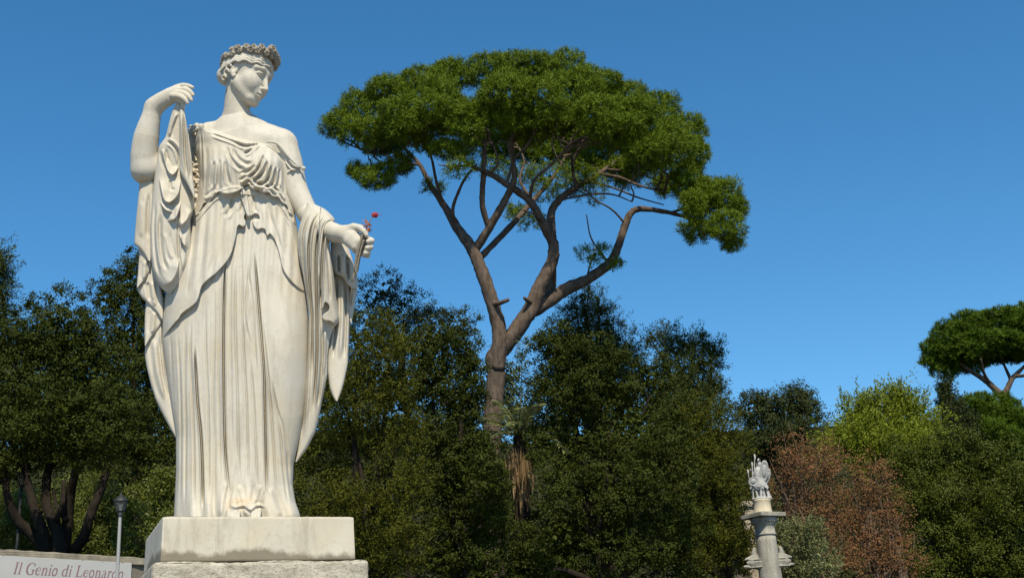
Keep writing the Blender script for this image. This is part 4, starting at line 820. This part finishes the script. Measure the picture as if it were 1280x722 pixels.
piece([(413,298),(414,325),(417,342),(423,343.5),(428,345.5),(431,350),(434,356),(440,360)], [(432,298),(441,325),(445,340),(446,345),(446.5,350),(446.5,354),(446.5,358),(446,360)], .12, .055,
      [([(423,318),(424,342)], 1.5, -.04), ([(429,316),(430,345)], 1.9, .022), ([(434,318),(436,352)], 1.5, -.035), ([(440,320),(442,355)], 1.8, .015)])
piece([(416,330),(417,360),(417,400),(410,430),(409.5,465),(412,485),(416,496),(420,501)], [(434,330),(436,360),(437,400),(436,430),(434.8,455),(430,478),(426,492),(422,501)], .04, .045,
      [([(427,345),(427,400),(424,450)], 2.4, .022), ([(420,345),(420,400),(416,450)], 1.5, -.03), ([(432,350),(432,400),(430,450)], 1.6, -.02)])
piece([(428,335),(430,360),(434,385),(438,404)], [(446,335),(447,360),(443,385),(439.5,404)], .03, .04, [([(438,345),(438,385)], 1.6, -.03)])
cl.build('cloak', MARBLE, statue)

# ---------------------------------------------------------------- hair and wreath
rg = np.random.default_rng(11)
lo = CHIN + np.array([-0.75, -0.6, -0.1]); hi = CHIN + np.array([0.55, 0.75, 0.75])
HR = Sculpt(lo, hi, 0.0042)
HR.ell(hd(0, -.07, .65), np.array([.318, .385, .335]) * q, HB, 0.01)
HR.ell(hd(0, .48, .33), np.array([.30, .33, .44]) * q, HB, 0.01, 'sub')
HR.ell(hd(0, -.40, .44), np.array([.16, .14, .15]) * q, HB, 0.03 * q)
for sx in (-1, 1):
    for j in range(6):                                # parallel wavy locks swept from the parting back over the ear
        t = j / 5.0
        a = np.array([sx*.012, .345 - .10*t, .685 + .20*t]); b_ = np.array([sx*(.20 + .01*t), .275 - .07*t, .625 + .205*t])
        c_ = np.array([sx*(.322 - .02*t), .075 - .02*t, .585 + .17*t]); d_ = np.array([sx*(.322 - .02*t), -.12 - .03*t, .525 + .15*t]); e_ = np.array([sx*.24, -.335 - .03*t, .40 + .17*t])
        P = smooth_poly([a, b_, c_, d_, e_], 12); s_ = np.linspace(0, 1, len(P)); am = np.minimum(1, s_ * 5)
        ph = s_ * 30 + j * 0.35
        P[:, 2] += 0.016 * np.sin(ph) * am; P[:, 0] += sx * 0.012; P[:, 1] += 0.008 + 0.010 * np.cos(ph) * am
        R = (.0195 + .002 * rg.normal()) * np.ones(len(P)); R[-6:] *= .85
        HR.chain(np.array([hd(*x) for x in P]), R * q, 0.0015 * q)
    for j, (y0, z0, rr) in enumerate(((-.15, .46, .045), (-.165, .37, .042), (-.19, .28, .035))):     # curls round the ear and down the nape
        th = np.linspace(0.3, 4.9, 14); P = np.stack([sx * (.315 - .02*j + .012*np.sin(th)), y0 + rr*np.cos(th), z0 + rr*np.sin(th)], 1)
        HR.chain(np.array([hd(*x) for x in P]), np.linspace(.02, .014, len(P)) * q, 0.0015 * q)
v_, f_ = HR.mesh(); obj('hair', relax(v_, f_, 1, 0.3), np.vstack([f_[:, :3], f_[:, [0, 2, 3]]]), MARBLE, statue)
WR = Sculpt(lo, hi + 0.1, 0.0052)
ring = lambda a, dr=0.0, dh=0.0: hd((.335 + dr) * math.sin(a), -.05 + (.385 + dr) * math.cos(a), .745 + .155 * math.cos(a) + dh)
for j in range(48): WR.cone(ring(j * math.pi / 24, -.01), ring((j + 1) * math.pi / 24, -.01), .05 * q, .05 * q, 0.01 * q)
nr = 19
for j in range(nr):
    for row in (0, 1):
        a = (j + 0.5 * row + 0.12 * rg.normal()) * 2 * math.pi / nr; c0 = ring(a, .022, .028 - .062 * row + .012 * rg.normal()); r0 = (.055 + .008 * rg.normal()) * q
        out = HB @ np.array([math.sin(a), math.cos(a), .35 - .5 * row]); out /= np.linalg.norm(out)
        t1 = np.cross(out, HB[:, 2]); t1 /= np.linalg.norm(t1); t2 = np.cross(out, t1)
        WR.ell(c0, (r0, r0, r0), None, 0.006 * q)
        ph = rg.uniform(0, 6.28)
        for m in range(5):                             # petals round a hollow centre
            b_ = ph + m * 1.257; WR.ell(c0 + out * r0 * .45 + (t1 * math.cos(b_) + t2 * math.sin(b_)) * r0 * .62, (r0 * .42,) * 3, None, 0.004 * q)
        WR.ell(c0 + out * r0 * 1.0, (r0 * .55,) * 3, None, 0.004 * q, 'sub')
        WR.ell(c0 + out * r0 * .75, (r0 * .24,) * 3, None, 0.002 * q)
v_, f_ = WR.mesh(); obj('wreath', v_, np.vstack([f_[:, :3], f_[:, [0, 2, 3]]]), WREATH_M, statue)
# ------------------------------------------------------------------ the pedestal
PYAW, PW, PA = front_frame(203, 443, 644.5, YS - 0.75, 0)
PTOP = PA[2]; PORG = (PA[0], PA[1], 0)
print('pedestal', PYAW, PW, PA)
ped_m, c = marble('travertine_block', (0.50, 0.468, 0.395), (0.24, 0.21, 0.155), 0.7)
zz = PTOP - 0.20
px_ = ped_m.node('ShaderNodeSeparateXYZ'); ped_m.link(ped_m.pos, px_.inputs[0])
edge = ped_m.math('ADD', px_.outputs['Z'], ped_m.math('MULTIPLY', ped_m.math('SUBTRACT', ped_m.noise(2.6, 5, 0.6, (1, 1, 0.2)), 0.5), 0.30))
edge = ped_m.math('ADD', edge, ped_m.math('MULTIPLY', ped_m.math('SUBTRACT', ped_m.noise(30, 5, 0.7), 0.5), 0.06))
band = ped_m.ramp(ped_m.math('SUBTRACT', edge, zz - 0.5), [(0.44, 1.0), (0.475, 0.0)])        # the damp band along the foot of the block
c = ped_m.mix(ped_m.math('MULTIPLY', band, 0.85), c, (0.15, 0.128, 0.088)); ped_m.color(c)
low_m = Mat('lichen_travertine', 0.9, 0.15)
n = low_m.noise(7, 7, 0.72, (1, 1, 2.2)); n2 = low_m.noise(45, 6, 0.75, (1, 1, 1.6))
c = low_m.mix(low_m.ramp(n, [(0.42, 0.0), (0.66, 0.8)]), (0.50, 0.465, 0.385), (0.20, 0.18, 0.135)); c = low_m.mix(low_m.ramp(n2, [(0.5, 0.0), (0.68, 0.75)]), c, (0.10, 0.09, 0.07))
low_m.color(c); low_m.bump(low_m.math('ADD', n, n2), 0.6, 0.015)
pedestal = thing('stone_pedestal', 'pale stone block with a damp brown band, the base the statue stands on', 'pedestal', PORG)
D1 = 1.22; hb = 0.315
def part(name, fn, m, parent, rot, org, smooth=False):
    b = MB(); fn(b); V, F = b.get(); c_, s_ = math.cos(rot), math.sin(rot)
    V = np.stack([V[:,0]*c_ - V[:,1]*s_, V[:,0]*s_ + V[:,1]*c_, V[:,2]], 1) + np.asarray(org, float)
    return obj(name, V, F, m, parent, smooth)
def rough_box(b, lo, hi, bev, n=26, amp=0.004, seed=3, taper=0.0):
    """a worn block: every face gridded and very slightly uneven, its edges rounded"""
    rg = np.random.default_rng(seed); lo = np.array(lo, float); hi = np.array(hi, float); sz = hi - lo
    for ax in range(3):
        o1, o2 = (ax + 1) % 3, (ax + 2) % 3
        for side in (0, 1):
            g = np.linspace(0, 1, n); A_, B_ = np.meshgrid(g, g, indexing='ij'); P = np.zeros((n, n, 3))
            P[..., ax] = side; P[..., o1] = A_; P[..., o2] = B_; P = lo + P * sz
            Q = np.clip(P, lo + bev, hi - bev); d = P - Q; L = np.linalg.norm(d, axis=-1, keepdims=True)
            P = Q + d / np.maximum(L, 1e-9) * np.minimum(L, bev)
            w = amp * (np.sin(P[..., :1]*9 + seed) * np.sin(P[..., 2:]*13 + P[..., 1:2]*7) + .6*np.sin(P.sum(-1, keepdims=True)*41 + seed*2)*np.sin(P[..., 2:]*57 + P[..., :1]*33))
            nrm = np.zeros(3); nrm[ax] = 2*side - 1; P = P + nrm * w
            if taper: 
                f = 1 + taper * (hi[2] - P[..., 2]); cx, cy = (lo[0]+hi[0])/2, (lo[1]+hi[1])/2
                P[..., 0] = cx + (P[..., 0]-cx)*f; P[..., 1] = cy + (P[..., 1]-cy)*f
            F = grid_faces(n, n); b.add(P.reshape(-1, 3), F if side else F[:, ::-1])
part('plinth', lambda b: rough_box(b, (0, 0, PTOP - hb), (PW, D1, PTOP), 0.018, 40, .003, 3, 0.03), ped_m.m, pedestal, PYAW, PORG, True)
part('step', lambda b: rough_box(b, (-.06, -.055, PTOP - hb - .35), (PW + .09, D1 + .09, PTOP - hb - 0.002), 0.03, 50, .007, 7), low_m.m, pedestal, PYAW, PORG, True)
part('pier', lambda b: rough_box(b, (-.06, -.06, 0.35), (PW + .08, D1 + .06, PTOP - hb - .353), 0.03, 40, .006, 9), low_m.m, pedestal, PYAW, PORG, True)
part('foot_course', lambda b: rough_box(b, (-.25, -.25, 0.0), (PW + .27, D1 + .25, 0.35), 0.04, 40, .006, 5), low_m.m, pedestal, PYAW, PORG, True)
# ------------------------------------------------------------------ the terrace wall and its sign
STONE = plain_mat('old_wall_stone', (0.22, 0.195, 0.155), 0.9, 0.15, 0.55, 1.6)
WR, WL, wtop, WO = WYAW, WSEG, float(WA[2]), (WA[0], WA[1], 0)
wall = thing('terrace_wall', 'old stone wall with a pale coping along the terrace at far left', 'wall', WO)
part('masonry', lambda b: rough_box(b, (-9, 0, -.2), (WL, .6, wtop - .24), .05, 60, .012, 4), STONE, wall, WR, WO, True)
part('coping', lambda b: rough_box(b, (-9, -.08, wtop - .238), (WL + .05, .72, wtop), .04, 60, .012, 8), plain_mat('coping_stone', (0.32, 0.285, 0.22), 0.9, 0.15, 0.5, 2.2), wall, WR, WO, True)
sign = thing('banner_sign', 'long white sign with the words Il Genio di Leonardo da Vinci on the wall', 'sign', (WO[0], WO[1], wtop - 2.6))
wdir = np.array([math.cos(WR), math.sin(WR), 0]); wn_ = np.array([math.sin(WR), -math.cos(WR), 0])
def wall_s(u, v):                                           # length along the wall and height of a pixel on the wall's face
    lo_, hi_ = -15, WL + 3
    for _ in range(40):
        m = (lo_ + hi_) / 2; p_ = np.array(WO) + wdir * m + wn_ * .08; p_[2] = wtop - .5
        if proj(p_[None])[0][0] < u: lo_ = m
        else: hi_ = m
    p_ = np.array(WO) + wdir * lo_ + wn_ * .08; zz_ = at(u, v, p_[1])[2]; return lo_, zz_
s1, z1 = wall_s(164, 703); s0 = -5.0
WHITE = plain_mat('sign_white', (0.46, 0.455, 0.44), 0.6, 0.3, 0.10, 0.8)
part('board', lambda b: b.box((s0, -.09, z1 - 1.7), (s1, -.03, z1), 0, (0, 0, 0), .006), WHITE, sign, WR, WO)
# italic serif letters drawn as thick and thin pen strokes on a unit height: (width, strokes of (points, pen width))
TH, TN = .15, .055
GLYPH = {'I': (.42, [([(.20, 0), (.20, 1)], TH), ([(.06, .02), (.34, .02)], TN), ([(.06, .98), (.34, .98)], TN)]),
 'l': (.32, [([(.15, 0), (.15, 1.0)], TH * .85), ([(.04, .02), (.28, .02)], TN), ([(.04, .98), (.16, .98)], TN)]),
 'G': (.86, [([(.74, .74), (.66, .92), (.46, 1.0), (.24, .92)], TN * 1.3), ([(.26, .93), (.11, .72), (.09, .5), (.13, .26), (.28, .07)], TH), ([(.26, .08), (.46, 0), (.64, .05), (.70, .12)], TN * 1.3), ([(.69, .05), (.69, .42)], TH * .9), ([(.54, .42), (.82, .42)], TN), ([(.74, .74), (.74, .96)], TN)]),
 'e': (.56, [([(.10, .36), (.44, .38), (.43, .56), (.28, .64), (.16, .57)], TN), ([(.17, .58), (.08, .42), (.08, .24), (.17, .06)], TH * .85), ([(.16, .06), (.28, 0), (.40, .05), (.47, .15)], TN * 1.2)]),
 'n': (.64, [([(.14, 0), (.14, .62)], TH * .85), ([(.03, .60), (.16, .63)], TN), ([(.15, .46), (.28, .61), (.40, .63), (.47, .54)], TN * 1.3), ([(.47, .55), (.47, .02)], TH * .85), ([(.04, .02), (.25, .02)], TN), ([(.38, .02), (.59, .02)], TN)]),
 'i': (.32, [([(.15, 0), (.15, .62)], TH * .85), ([(.04, .60), (.16, .63)], TN), ([(.04, .02), (.27, .02)], TN), ([(.15, .80), (.15, .92)], TH * .9)]),
 'o': (.60, [([(.28, .63), (.14, .56), (.08, .32), (.14, .07), (.28, 0)], TH * .8), ([(.28, 0), (.43, .08), (.49, .32), (.43, .56), (.28, .63)], TH * .8)]),
 'd': (.64, [([(.44, .56), (.30, .64), (.17, .57)], TN), ([(.18, .58), (.08, .42), (.08, .22), (.18, .05)], TH * .85), ([(.17, .05), (.28, 0), (.38, .05), (.46, .16)], TN), ([(.47, 0), (.47, 1.0)], TH * .85), ([(.36, .98), (.48, .98)], TN), ([(.47, .02), (.59, .02)], TN)]),
 'L': (.74, [([(.20, 0), (.20, 1)], TH), ([(.06, .98), (.34, .98)], TN), ([(.06, .025), (.66, .025)], TN), ([(.66, .0), (.68, .26)], TN * 1.2)]),
 'a': (.58, [([(.10, .50), (.18, .62), (.32, .62), (.40, .52)], TN * 1.2), ([(.40, .53), (.40, .03)], TH * .85), ([(.40, .38), (.22, .34), (.10, .22)], TN), ([(.11, .24), (.09, .10), (.18, 0)], TH * .7), ([(.17, 0), (.28, .02), (.40, .14)], TN), ([(.40, .02), (.53, .05)], TN)]),
 'r': (.46, [([(.14, 0), (.14, .62)], TH * .85), ([(.03, .60), (.16, .63)], TN), ([(.04, .02), (.26, .02)], TN), ([(.15, .44), (.26, .60), (.40, .60)], TN * 1.4), ([(.38, .60), (.41, .52)], TH * .6)]),
 'V': (.80, [([(.12, .98), (.40, .02)], TH), ([(.40, .02), (.68, .98)], TN * 1.2), ([(0, .98), (.26, .98)], TN), ([(.56, .98), (.80, .98)], TN)]),
 'c': (.52, [([(.43, .50), (.34, .63), (.20, .59)], TN * 1.3), ([(.20, .60), (.08, .42), (.08, .22), (.18, .05)], TH * .85), ([(.17, .05), (.28, 0), (.40, .05), (.46, .14)], TN * 1.2)]),
 'A': (.80, [([(.10, .02), (.40, 1)], TN * 1.4), ([(.40, 1), (.70, .02)], TH), ([(.22, .36), (.58, .36)], TN * 1.2)]), ' ': (.34, [])}
def lettering(body, s, z, size, mat, parent, italic=.22, bold=1.0):
    b_ = MB(); x = 0.0
    for ch in body:
        adv, strokes = GLYPH[ch]
        for si, (pts, wd) in enumerate(strokes):
            P = smooth_poly(pts, 5) if len(pts) > 2 else np.array(pts, float); T = np.gradient(P, axis=0); T /= np.linalg.norm(T, axis=1, keepdims=True) + 1e-9; Nn = np.stack([-T[:, 1], T[:, 0]], 1) * wd * bold * .5
            Q = np.stack([P + Nn, P - Nn], 1).reshape(-1, 2); Q[:, 0] += x + Q[:, 1] * italic; Q *= size; n_ = len(P)
            W_ = np.array(WO) + wdir * (s + Q[:, :1]) + np.array([0, 0, 1.0]) * (z + Q[:, 1:]); fr = W_ + wn_ * (.0925 + .0006 * si); bk = W_ + wn_ * .088; V = np.vstack([fr, bk]); F = []
            for i in range(n_ - 1): F += [[2*i, 2*i+1, 2*i+3, 2*i+2], [2*i, 2*i+2, 2*n_+2*i+2, 2*n_+2*i], [2*i+1, 2*n_+2*i+1, 2*n_+2*i+3, 2*i+3]]
            b_.add(V, F)
        x += adv * 1.06
    b_.build('lettering', mat, parent, False); return x * size
INK = plain_mat('faded_plum_ink', (0.27, 0.175, 0.195), 0.7, 0.2, 0.3, 3); BLACK = plain_mat('black_ink', (0.03, 0.03, 0.035), 0.7, 0.2)
sa, za = wall_s(16, 709.5); sb, zb = wall_s(154, 719.5); wid = sum(GLYPH[c_][0] * 1.06 for c_ in 'Il Genio di Leonardo'); _sc = (sb - sa) / wid; _h = za - .02
LSZ = _sc
for line, s_, z_ in (('Il Genio di Leonardo', sa, _h - LSZ * .42), ('da Vinci', wall_s(62, 728)[0], _h - LSZ * 1.75)):
    for word in line.split(' '): s_ += lettering(word, s_, z_, LSZ, INK, sign) + GLYPH[' '][0] * 1.06 * LSZ
lettering('A', wall_s(-12, 711)[0], _h - LSZ * .42, LSZ, BLACK, sign, 0, 1.5)

# ------------------------------------------------------------------ lamp posts
IRON = plain_mat('black_iron', (0.018, 0.019, 0.020), 0.6, 0.5, 0.3, 20); POLE = plain_mat('pale_painted_pole', (0.30, 0.30, 0.295), 0.42, 0.5, 0.2, 20)
GLASS = Mat('lamp_glass', 0.15, 0.5); GLASS.color((0.16, 0.17, 0.16)); GLASS.b.inputs['Alpha'].default_value = 0.45; GLASS = GLASS.m
def street_lamp(name, label, u, vtop, vbase_lantern, y, polem, group):
    Q = 1.3
    top = at(u, vtop, y); low = at(u, vbase_lantern, y); h = top[2] - low[2]; x, yy = low[0], low[1]; g0 = float(ground_z(x, yy)); o = (x, yy, g0)
    t = thing(name, label, 'street lamp', o, group); zl = low[2]; k = h / 0.80
    b = MB(); b.lathe([(0.001, g0), (.20, g0), (.20, g0 + .12), (.13, g0 + .25), (.095, g0 + .9), (.075, g0 + 1.0), (.058, g0 + 1.1), (.046, zl - .45*k), (.042, zl - .12*k)], (x, yy, 0), 20); b.build('pole', polem, t)
    b = MB(); b.lathe([(.05, zl - .20*k), (.075, zl - .18*k), (.05, zl - .14*k), (.085, zl - .06*k), (.05, zl - .03*k), (.13*k, zl + .0), (.13*k, zl + .02*k), (.02, zl + .025*k)], (x, yy, 0), 20); b.build('collar', IRON, t)
    b = MB(); n = 6; r0, r1, zt = .125*k*Q, .215*k*Q, zl + .42*k
    P0 = [(x + r0*math.cos(a), yy + r0*math.sin(a), zl + .02*k) for a in np.arange(n)*math.pi/3 + .3]; P1 = [(x + r1*math.cos(a), yy + r1*math.sin(a), zt) for a in np.arange(n)*math.pi/3 + .3]
    g = MB(); V = np.array(P0 + P1); V[:, :2] = (V[:, :2] - [x, yy]) * .97 + [x, yy]; g.add(V, [[i, (i+1) % n, n + (i+1) % n, n + i] for i in range(n)]); g.build('pane', GLASS, t, False)
    for i in range(n): b.tube([P0[i], P1[i]], [.016*k, .016*k], 6, 2); b.tube([P1[i], P1[(i+1) % n]], [.018*k, .018*k], 6, 2); b.tube([P0[i], P0[(i+1) % n]], [.016*k, .016*k], 6, 2)
    b.build('lantern_frame', IRON, t)
    b = MB(); b.lathe([(.235*k*Q, zt - .01*k), (.235*k*Q, zt + .015*k), (.18*k*Q, zt + .10*k), (.12*k*Q, zt + .17*k), (.10*k, zt + .21*k), (.06*k, zt + .25*k), (.03*k, zt + .28*k), (.045*k, zt + .31*k), (.045*k, zt + .34*k), (.001, zt + .38*k)], (x, yy, 0), 18); b.build('lantern_cap', IRON, t)
    b = MB(); b.lathe([(.001, zl + .03*k), (.05*k, zl + .06*k), (.065*k, zl + .16*k), (.05*k, zl + .26*k), (.001, zl + .3*k)], (x, yy, 0), 12); b.build('bulb', WHITE, t)
street_lamp('street_lamp', 'lamp post with a black lantern and pale pole in front of the sign', 150.5, 614.5, 639, 34.0, POLE, 'lamp posts')
street_lamp('street_lamp', 'dark lamp post in the shade at the far left edge', 27, 585, 607, 44.2, IRON, 'lamp posts')

# ------------------------------------------------------------------ the rostral column with its trophy
YC = 50.0; kc = pxm(YC, 640)
col_m = Mat('grey_weathered_stone', 0.85, 0.2)
c = col_m.mix(col_m.ramp(col_m.noise(1.5, 6, 0.65, (1, 1, .3)), [(0.4, 0.0), (0.68, 1.0)]), (0.33, 0.315, 0.27), (0.18, 0.168, 0.138)); c = col_m.mix(col_m.ramp(col_m.noise(6, 6, 0.7, (1, 1, .15)), [(0.5, 0.0), (0.72, .75)]), c, (0.14, 0.125, 0.095))
col_m.color(c).bump(col_m.noise(9, 6, .7), .5, .04); COL = col_m.m
drum_m, c = marble('stained_white_stone', (0.52, 0.47, 0.36), (0.34, 0.21, 0.07), 0.75); drum_m.color(c); DRUM = drum_m.m
TROPHY = plain_mat('pale_grey_marble', (0.41, 0.41, 0.40), 0.7, 0.3, 0.45, 2.2)
ct = at(956, 660, YC); cz = ct[2]; cx, cy = ct[0], ct[1]; CB = (cx, cy, float(ground_z(cx, cy))); rs = 12.2 * kc
column = thing('rostral_column', 'grey stone column with ship prows on its sides, at lower right', 'column', CB)
b = MB(); hs_ = cz - CB[2]; b.lathe([(.001, CB[2] - .2), (rs * 1.7, CB[2] - .2), (rs * 1.7, CB[2] + .5), (rs * 1.4, CB[2] + .55), (rs * 1.45, CB[2] + .8), (rs * 1.2, CB[2] + .95)] + [(rs * (1.2 - .2 * t ** 1.4), CB[2] + .95 + (hs_ - 1.25) * t) for t in np.linspace(0.02, 1, 14)] + [(rs, cz - .30)], (cx, cy, 0), 48); b.build('shaft', COL, column)
b = MB(); b.lathe([(rs, cz - .30), (rs * 1.10, cz - .28), (rs * 1.10, cz - .22), (rs * 1.0, cz - .20), (rs * 1.02, cz + .12), (rs * 1.18, cz + .16), (rs * 1.18, cz + .22), (rs * 1.42, cz + .38), (rs * 1.30, cz + .42), (.01, cz + .42)], (cx, cy, 0), 40)
for i in range(24):
    a = i * math.pi / 12; b.lathe([(.001, -.05), (.05, -.03), (.05, .03), (.001, .05)], (cx + rs * 1.24 * math.cos(a), cy + rs * 1.24 * math.sin(a), cz + .27), 8)
b.build('capital', COL, column)
ab = 27.5 * kc * .72; part('abacus', lambda b_: rough_box(b_, (-ab, -ab, cz + .42), (ab, ab, cz + .60), .03, 20, .006, 2), COL, column, .52, (cx, cy, 0), True)
part('dado', lambda b_: b_.lathe([(.001, cz + .602), (rs * .95, cz + .602), (rs * .95, cz + .67), (rs * .90, cz + .70), (rs * .88, cz + 1.08), (rs * .94, cz + 1.12), (rs * .94, cz + 1.17), (.001, cz + 1.18)], (cx, cy, 0), 36), DRUM, column, 0, (0, 0, 0), True)
for sx in (-1, 1):                                           # ship prows: hull, ram and stem post
    pz = at(958, 703, YC)[2]; A = Sculpt((cx + sx * rs * .5, cy - .6, pz - .9), (cx + sx * rs * 3.2, cy + .7, pz + 1.3), .03)
    X0 = cx + sx * rs * .8; A.chain([(X0, cy, pz - .02), (X0 + sx * .28, cy - .02, pz), (X0 + sx * .52, cy - .03, pz + .03)], [.30, .20, .07], .05); A.chain([(X0, cy, pz + .22), (X0 + sx * .32, cy, pz + .25), (X0 + sx * .60, cy, pz + .18)], [.14, .10, .05], .04)
    A.chain([(X0 + sx * .20, cy, pz + .2), (X0 + sx * .24, cy, pz + .42), (X0 + sx * .20, cy, pz + .58)], [.12, .10, .08], .04); A.chain([(X0 + sx * .3, cy, pz - .12), (X0 + sx * .68, cy, pz - .10)], [.10, .05], .03)
    for dz in (-.16, .04, .14): A.chain([(X0, cy - .28, pz + dz), (X0 + sx * .28, cy - .22, pz + dz), (X0 + sx * .5, cy - .08, pz + dz)], [.03, .03, .02], .015)
    v_, f_ = A.mesh(); obj('prow', relax(v_, f_, 1), f_, COL, column)
# the trophy of arms on top: a cuirass on a post, a round shield, lances and a plumed helmet
tz = cz + 1.18; tb_ = (cx, cy, tz); trophy = thing('trophy_sculpture', 'pale grey sculpture of heaped armour and shields on top of the column', 'sculpture', tb_)
A = Sculpt((cx - 1.0, cy - 1.0, tz - .1), (cx + 1.0, cy + .9, tz + 2.2), .022)
TP = lambda x, y_, z: (cx + x, cy + y_, tz + z)
A.chain([TP(-.06, 0, 0), TP(-.03, 0, .8), TP(.02, 0, 1.4)], [.10, .10, .07], .03)
A.ell(TP(.02, -.02, 1.02), (.24, .20, .34), None, .05); A.ell(TP(.01, -.03, .76), (.22, .19, .18), None, .05)                       # cuirass
for i in range(8):
    a = -1.3 + i * .37; A.chain([TP(.02 + .20 * math.sin(a), -.03 - .17 * math.cos(a), .70), TP(.02 + .30 * math.sin(a), -.03 - .25 * math.cos(a), .40 + .05 * (i % 2))], [.045, .038], .008)   # its skirt of straps
A.ell(TP(.08, .0, 1.44), (.12, .14, .13), None, .04); A.chain([TP(.10, .13, 1.38), TP(.12, .06, 1.62), TP(.05, -.12, 1.66), TP(.0, -.2, 1.56)], [.035, .05, .04, .02], .02)       # helmet and crest
for zz_, rx_, rz_, xo, yo, tl in ((1.12, .19, .47, .20, -.26, .12), (.92, .13, .34, .33, -.12, .30), (.74, .24, .19, -.27, -.16, -.45), (.50, .18, .14, -.10, -.27, .2)):                      # shields leaning together
    M = np.array(Matrix.Rotation(tl, 3, 'Y') @ Matrix.Rotation(.25, 3, 'X')); A.ell(TP(xo, yo, zz_), (rx_, .05, rz_), M, .012); A.ell(TP(xo, yo - .04, zz_), (rx_ * .72, .045, rz_ * .76), M, .006, 'sub'); A.ell(TP(xo, yo - .02, zz_), (rx_ * .5, .05, rz_ * .55), M, .01)
for p0, p1, r in ((TP(-.34, -.05, 0), TP(-.22, -.02, 1.42), .03), (TP(-.32, .1, .1), TP(-.40, .1, 1.15), .026), (TP(.30, -.1, 0), TP(.20, -.1, .6), .045), (TP(.40, -.05, 0), TP(.16, .0, .8), .035), (TP(-.16, -.2, 0), TP(-.24, -.15, .55), .05), (TP(-.05, -.22, 0), TP(.0, -.2, .5), .06), (TP(.12, -.2, 0), TP(.06, -.18, .5), .05), (TP(-.20, .05, .8), TP(-.06, .08, 1.75), .028), (TP(.10, .1, 1.0), TP(.40, .1, 1.42), .026), (TP(-.1, .1, 1.0), TP(-.30, .12, 1.30), .03), (TP(-.42, -.1, .45), TP(-.14, -.1, .95), .03)):
    A.cone(p0, p1, r * 1.15, r * .8, .015)
A.ell(TP(-.05, .08, 1.80), (.045, .03, .14), None, .015); A.ell(TP(-.215, -.02, 1.48), (.045, .03, .12), None, .015); A.ell(TP(-.40, .1, 1.2), (.05, .03, .10), None, .015); A.ell(TP(.41, .1, 1.44), (.06, .04, .06), None, .015); A.ell(TP(0, 0, .02), (.42, .36, .07), None, .05)
v_, f_ = A.mesh(); obj('armour', relax(v_, f_, 1), f_, TROPHY, trophy)
# the piece of pale masonry behind the column
pb_ = at(936, 660, 57.0); pg = float(ground_z(pb_[0], pb_[1])); pz = at(936, 628, 57.0)[2]; pil = thing('masonry_pier', 'cream masonry pier showing behind the column on its left', 'pier', (pb_[0], pb_[1], pg))
part('block', lambda b_: rough_box(b_, (-.62, -.5, pg - .2), (.62, .7, pz - .28), .04, 24, .012, 5), plain_mat('cream_masonry', (0.40, 0.34, 0.26), .9, .15, .45, 1.6), pil, .5, (pb_[0], pb_[1], 0), True)
part('cornice', lambda b_: rough_box(b_, (-.74, -.62, pz - .277), (.74, .82, pz), .05, 20, .012, 6), plain_mat('cream_cornice', (0.43, 0.375, 0.29), .9, .15, .4, 1.6), pil, .5, (pb_[0], pb_[1], 0), True)

# ------------------------------------------------------------------ the stems and dried flowers in the statue's hand
STEM = plain_mat('dry_grey_stems', (0.24, 0.215, 0.17), 0.9, 0.15, 0.5, 60); LEAFO = plain_mat('dry_orange_leaf', (0.50, 0.17, 0.045), 0.7, 0.2, 0.4, 60); ROSE = plain_mat('dried_red_rose', (0.36, 0.035, 0.035), 0.65, 0.25, 0.4, 70)
fl = thing('dried_flowers', 'bunch of grey stems with a dried red rose and orange leaves held by the statue', 'flowers', tuple(S(448, 315, .42)))
b = MB()
for i, (p0, p1, p2, r) in enumerate([((456, 288, .43), (450.5, 308, .43), (444, 343, .43), 1.5), ((454, 290, .44), (448.5, 310, .445), (442.5, 338, .44), 1.4), ((457.5, 291, .42), (452, 310, .42), (447, 339, .42), 1.3), ((452, 291, .43), (446.5, 312, .43), (440, 352, .42), 1.0), ((455, 300, .45), (449.5, 318, .45), (445, 347, .44), 1.1)]):
    b.tube(SS([p0, p1, p2]), [r * KP, r * KP * .95, r * KP * .6], 8, 6, i, .07)
b.tube(SS([(443, 340, .43), (439, 365, .40), (437, 390, .36), (438, 398, .34)]), [.8 * KP, .45 * KP, .4 * KP, .3 * KP], 6, 6, 9)
b.tube(SS([(456, 288, .43), (461, 279, .44), (465, 271, .45)]), [.6 * KP, .45 * KP, .4 * KP], 6, 5, 3)
b.build('stems', STEM, fl)
rg = np.random.default_rng(8); b = MB()
A = Sculpt(*corners(460, 478, 262, 276, .38, .52), .003)
c0 = S(468.5, 269, .45)
for i in range(9):
    d = rg.normal(size=3); d /= np.linalg.norm(d); A.ell(c0 + d * 2.2 * KP, np.array([2.2, 1.5, 2.0]) * KP, None, .002)
A.chain(SS([(470, 268, .45), (474, 267.5, .45), (477, 268.5, .45)]), [.7 * KP, .5 * KP, .3 * KP], .003)
v_, f_ = A.mesh(); obj('rose', v_, f_, ROSE, fl)
P = np.array([S(459 + rg.normal() * 2.0, 284 + rg.normal() * 3.6, .44 + rg.normal() * .012) for _ in range(34)]); d = rnd_dirs(rg, 34); b.add(*blades(rg, P, d, rg.uniform(3.5, 6.5, 34) * KP, rg.uniform(2.2, 3.6, 34) * KP)); b.build('leaves', LEAFO, fl, False)
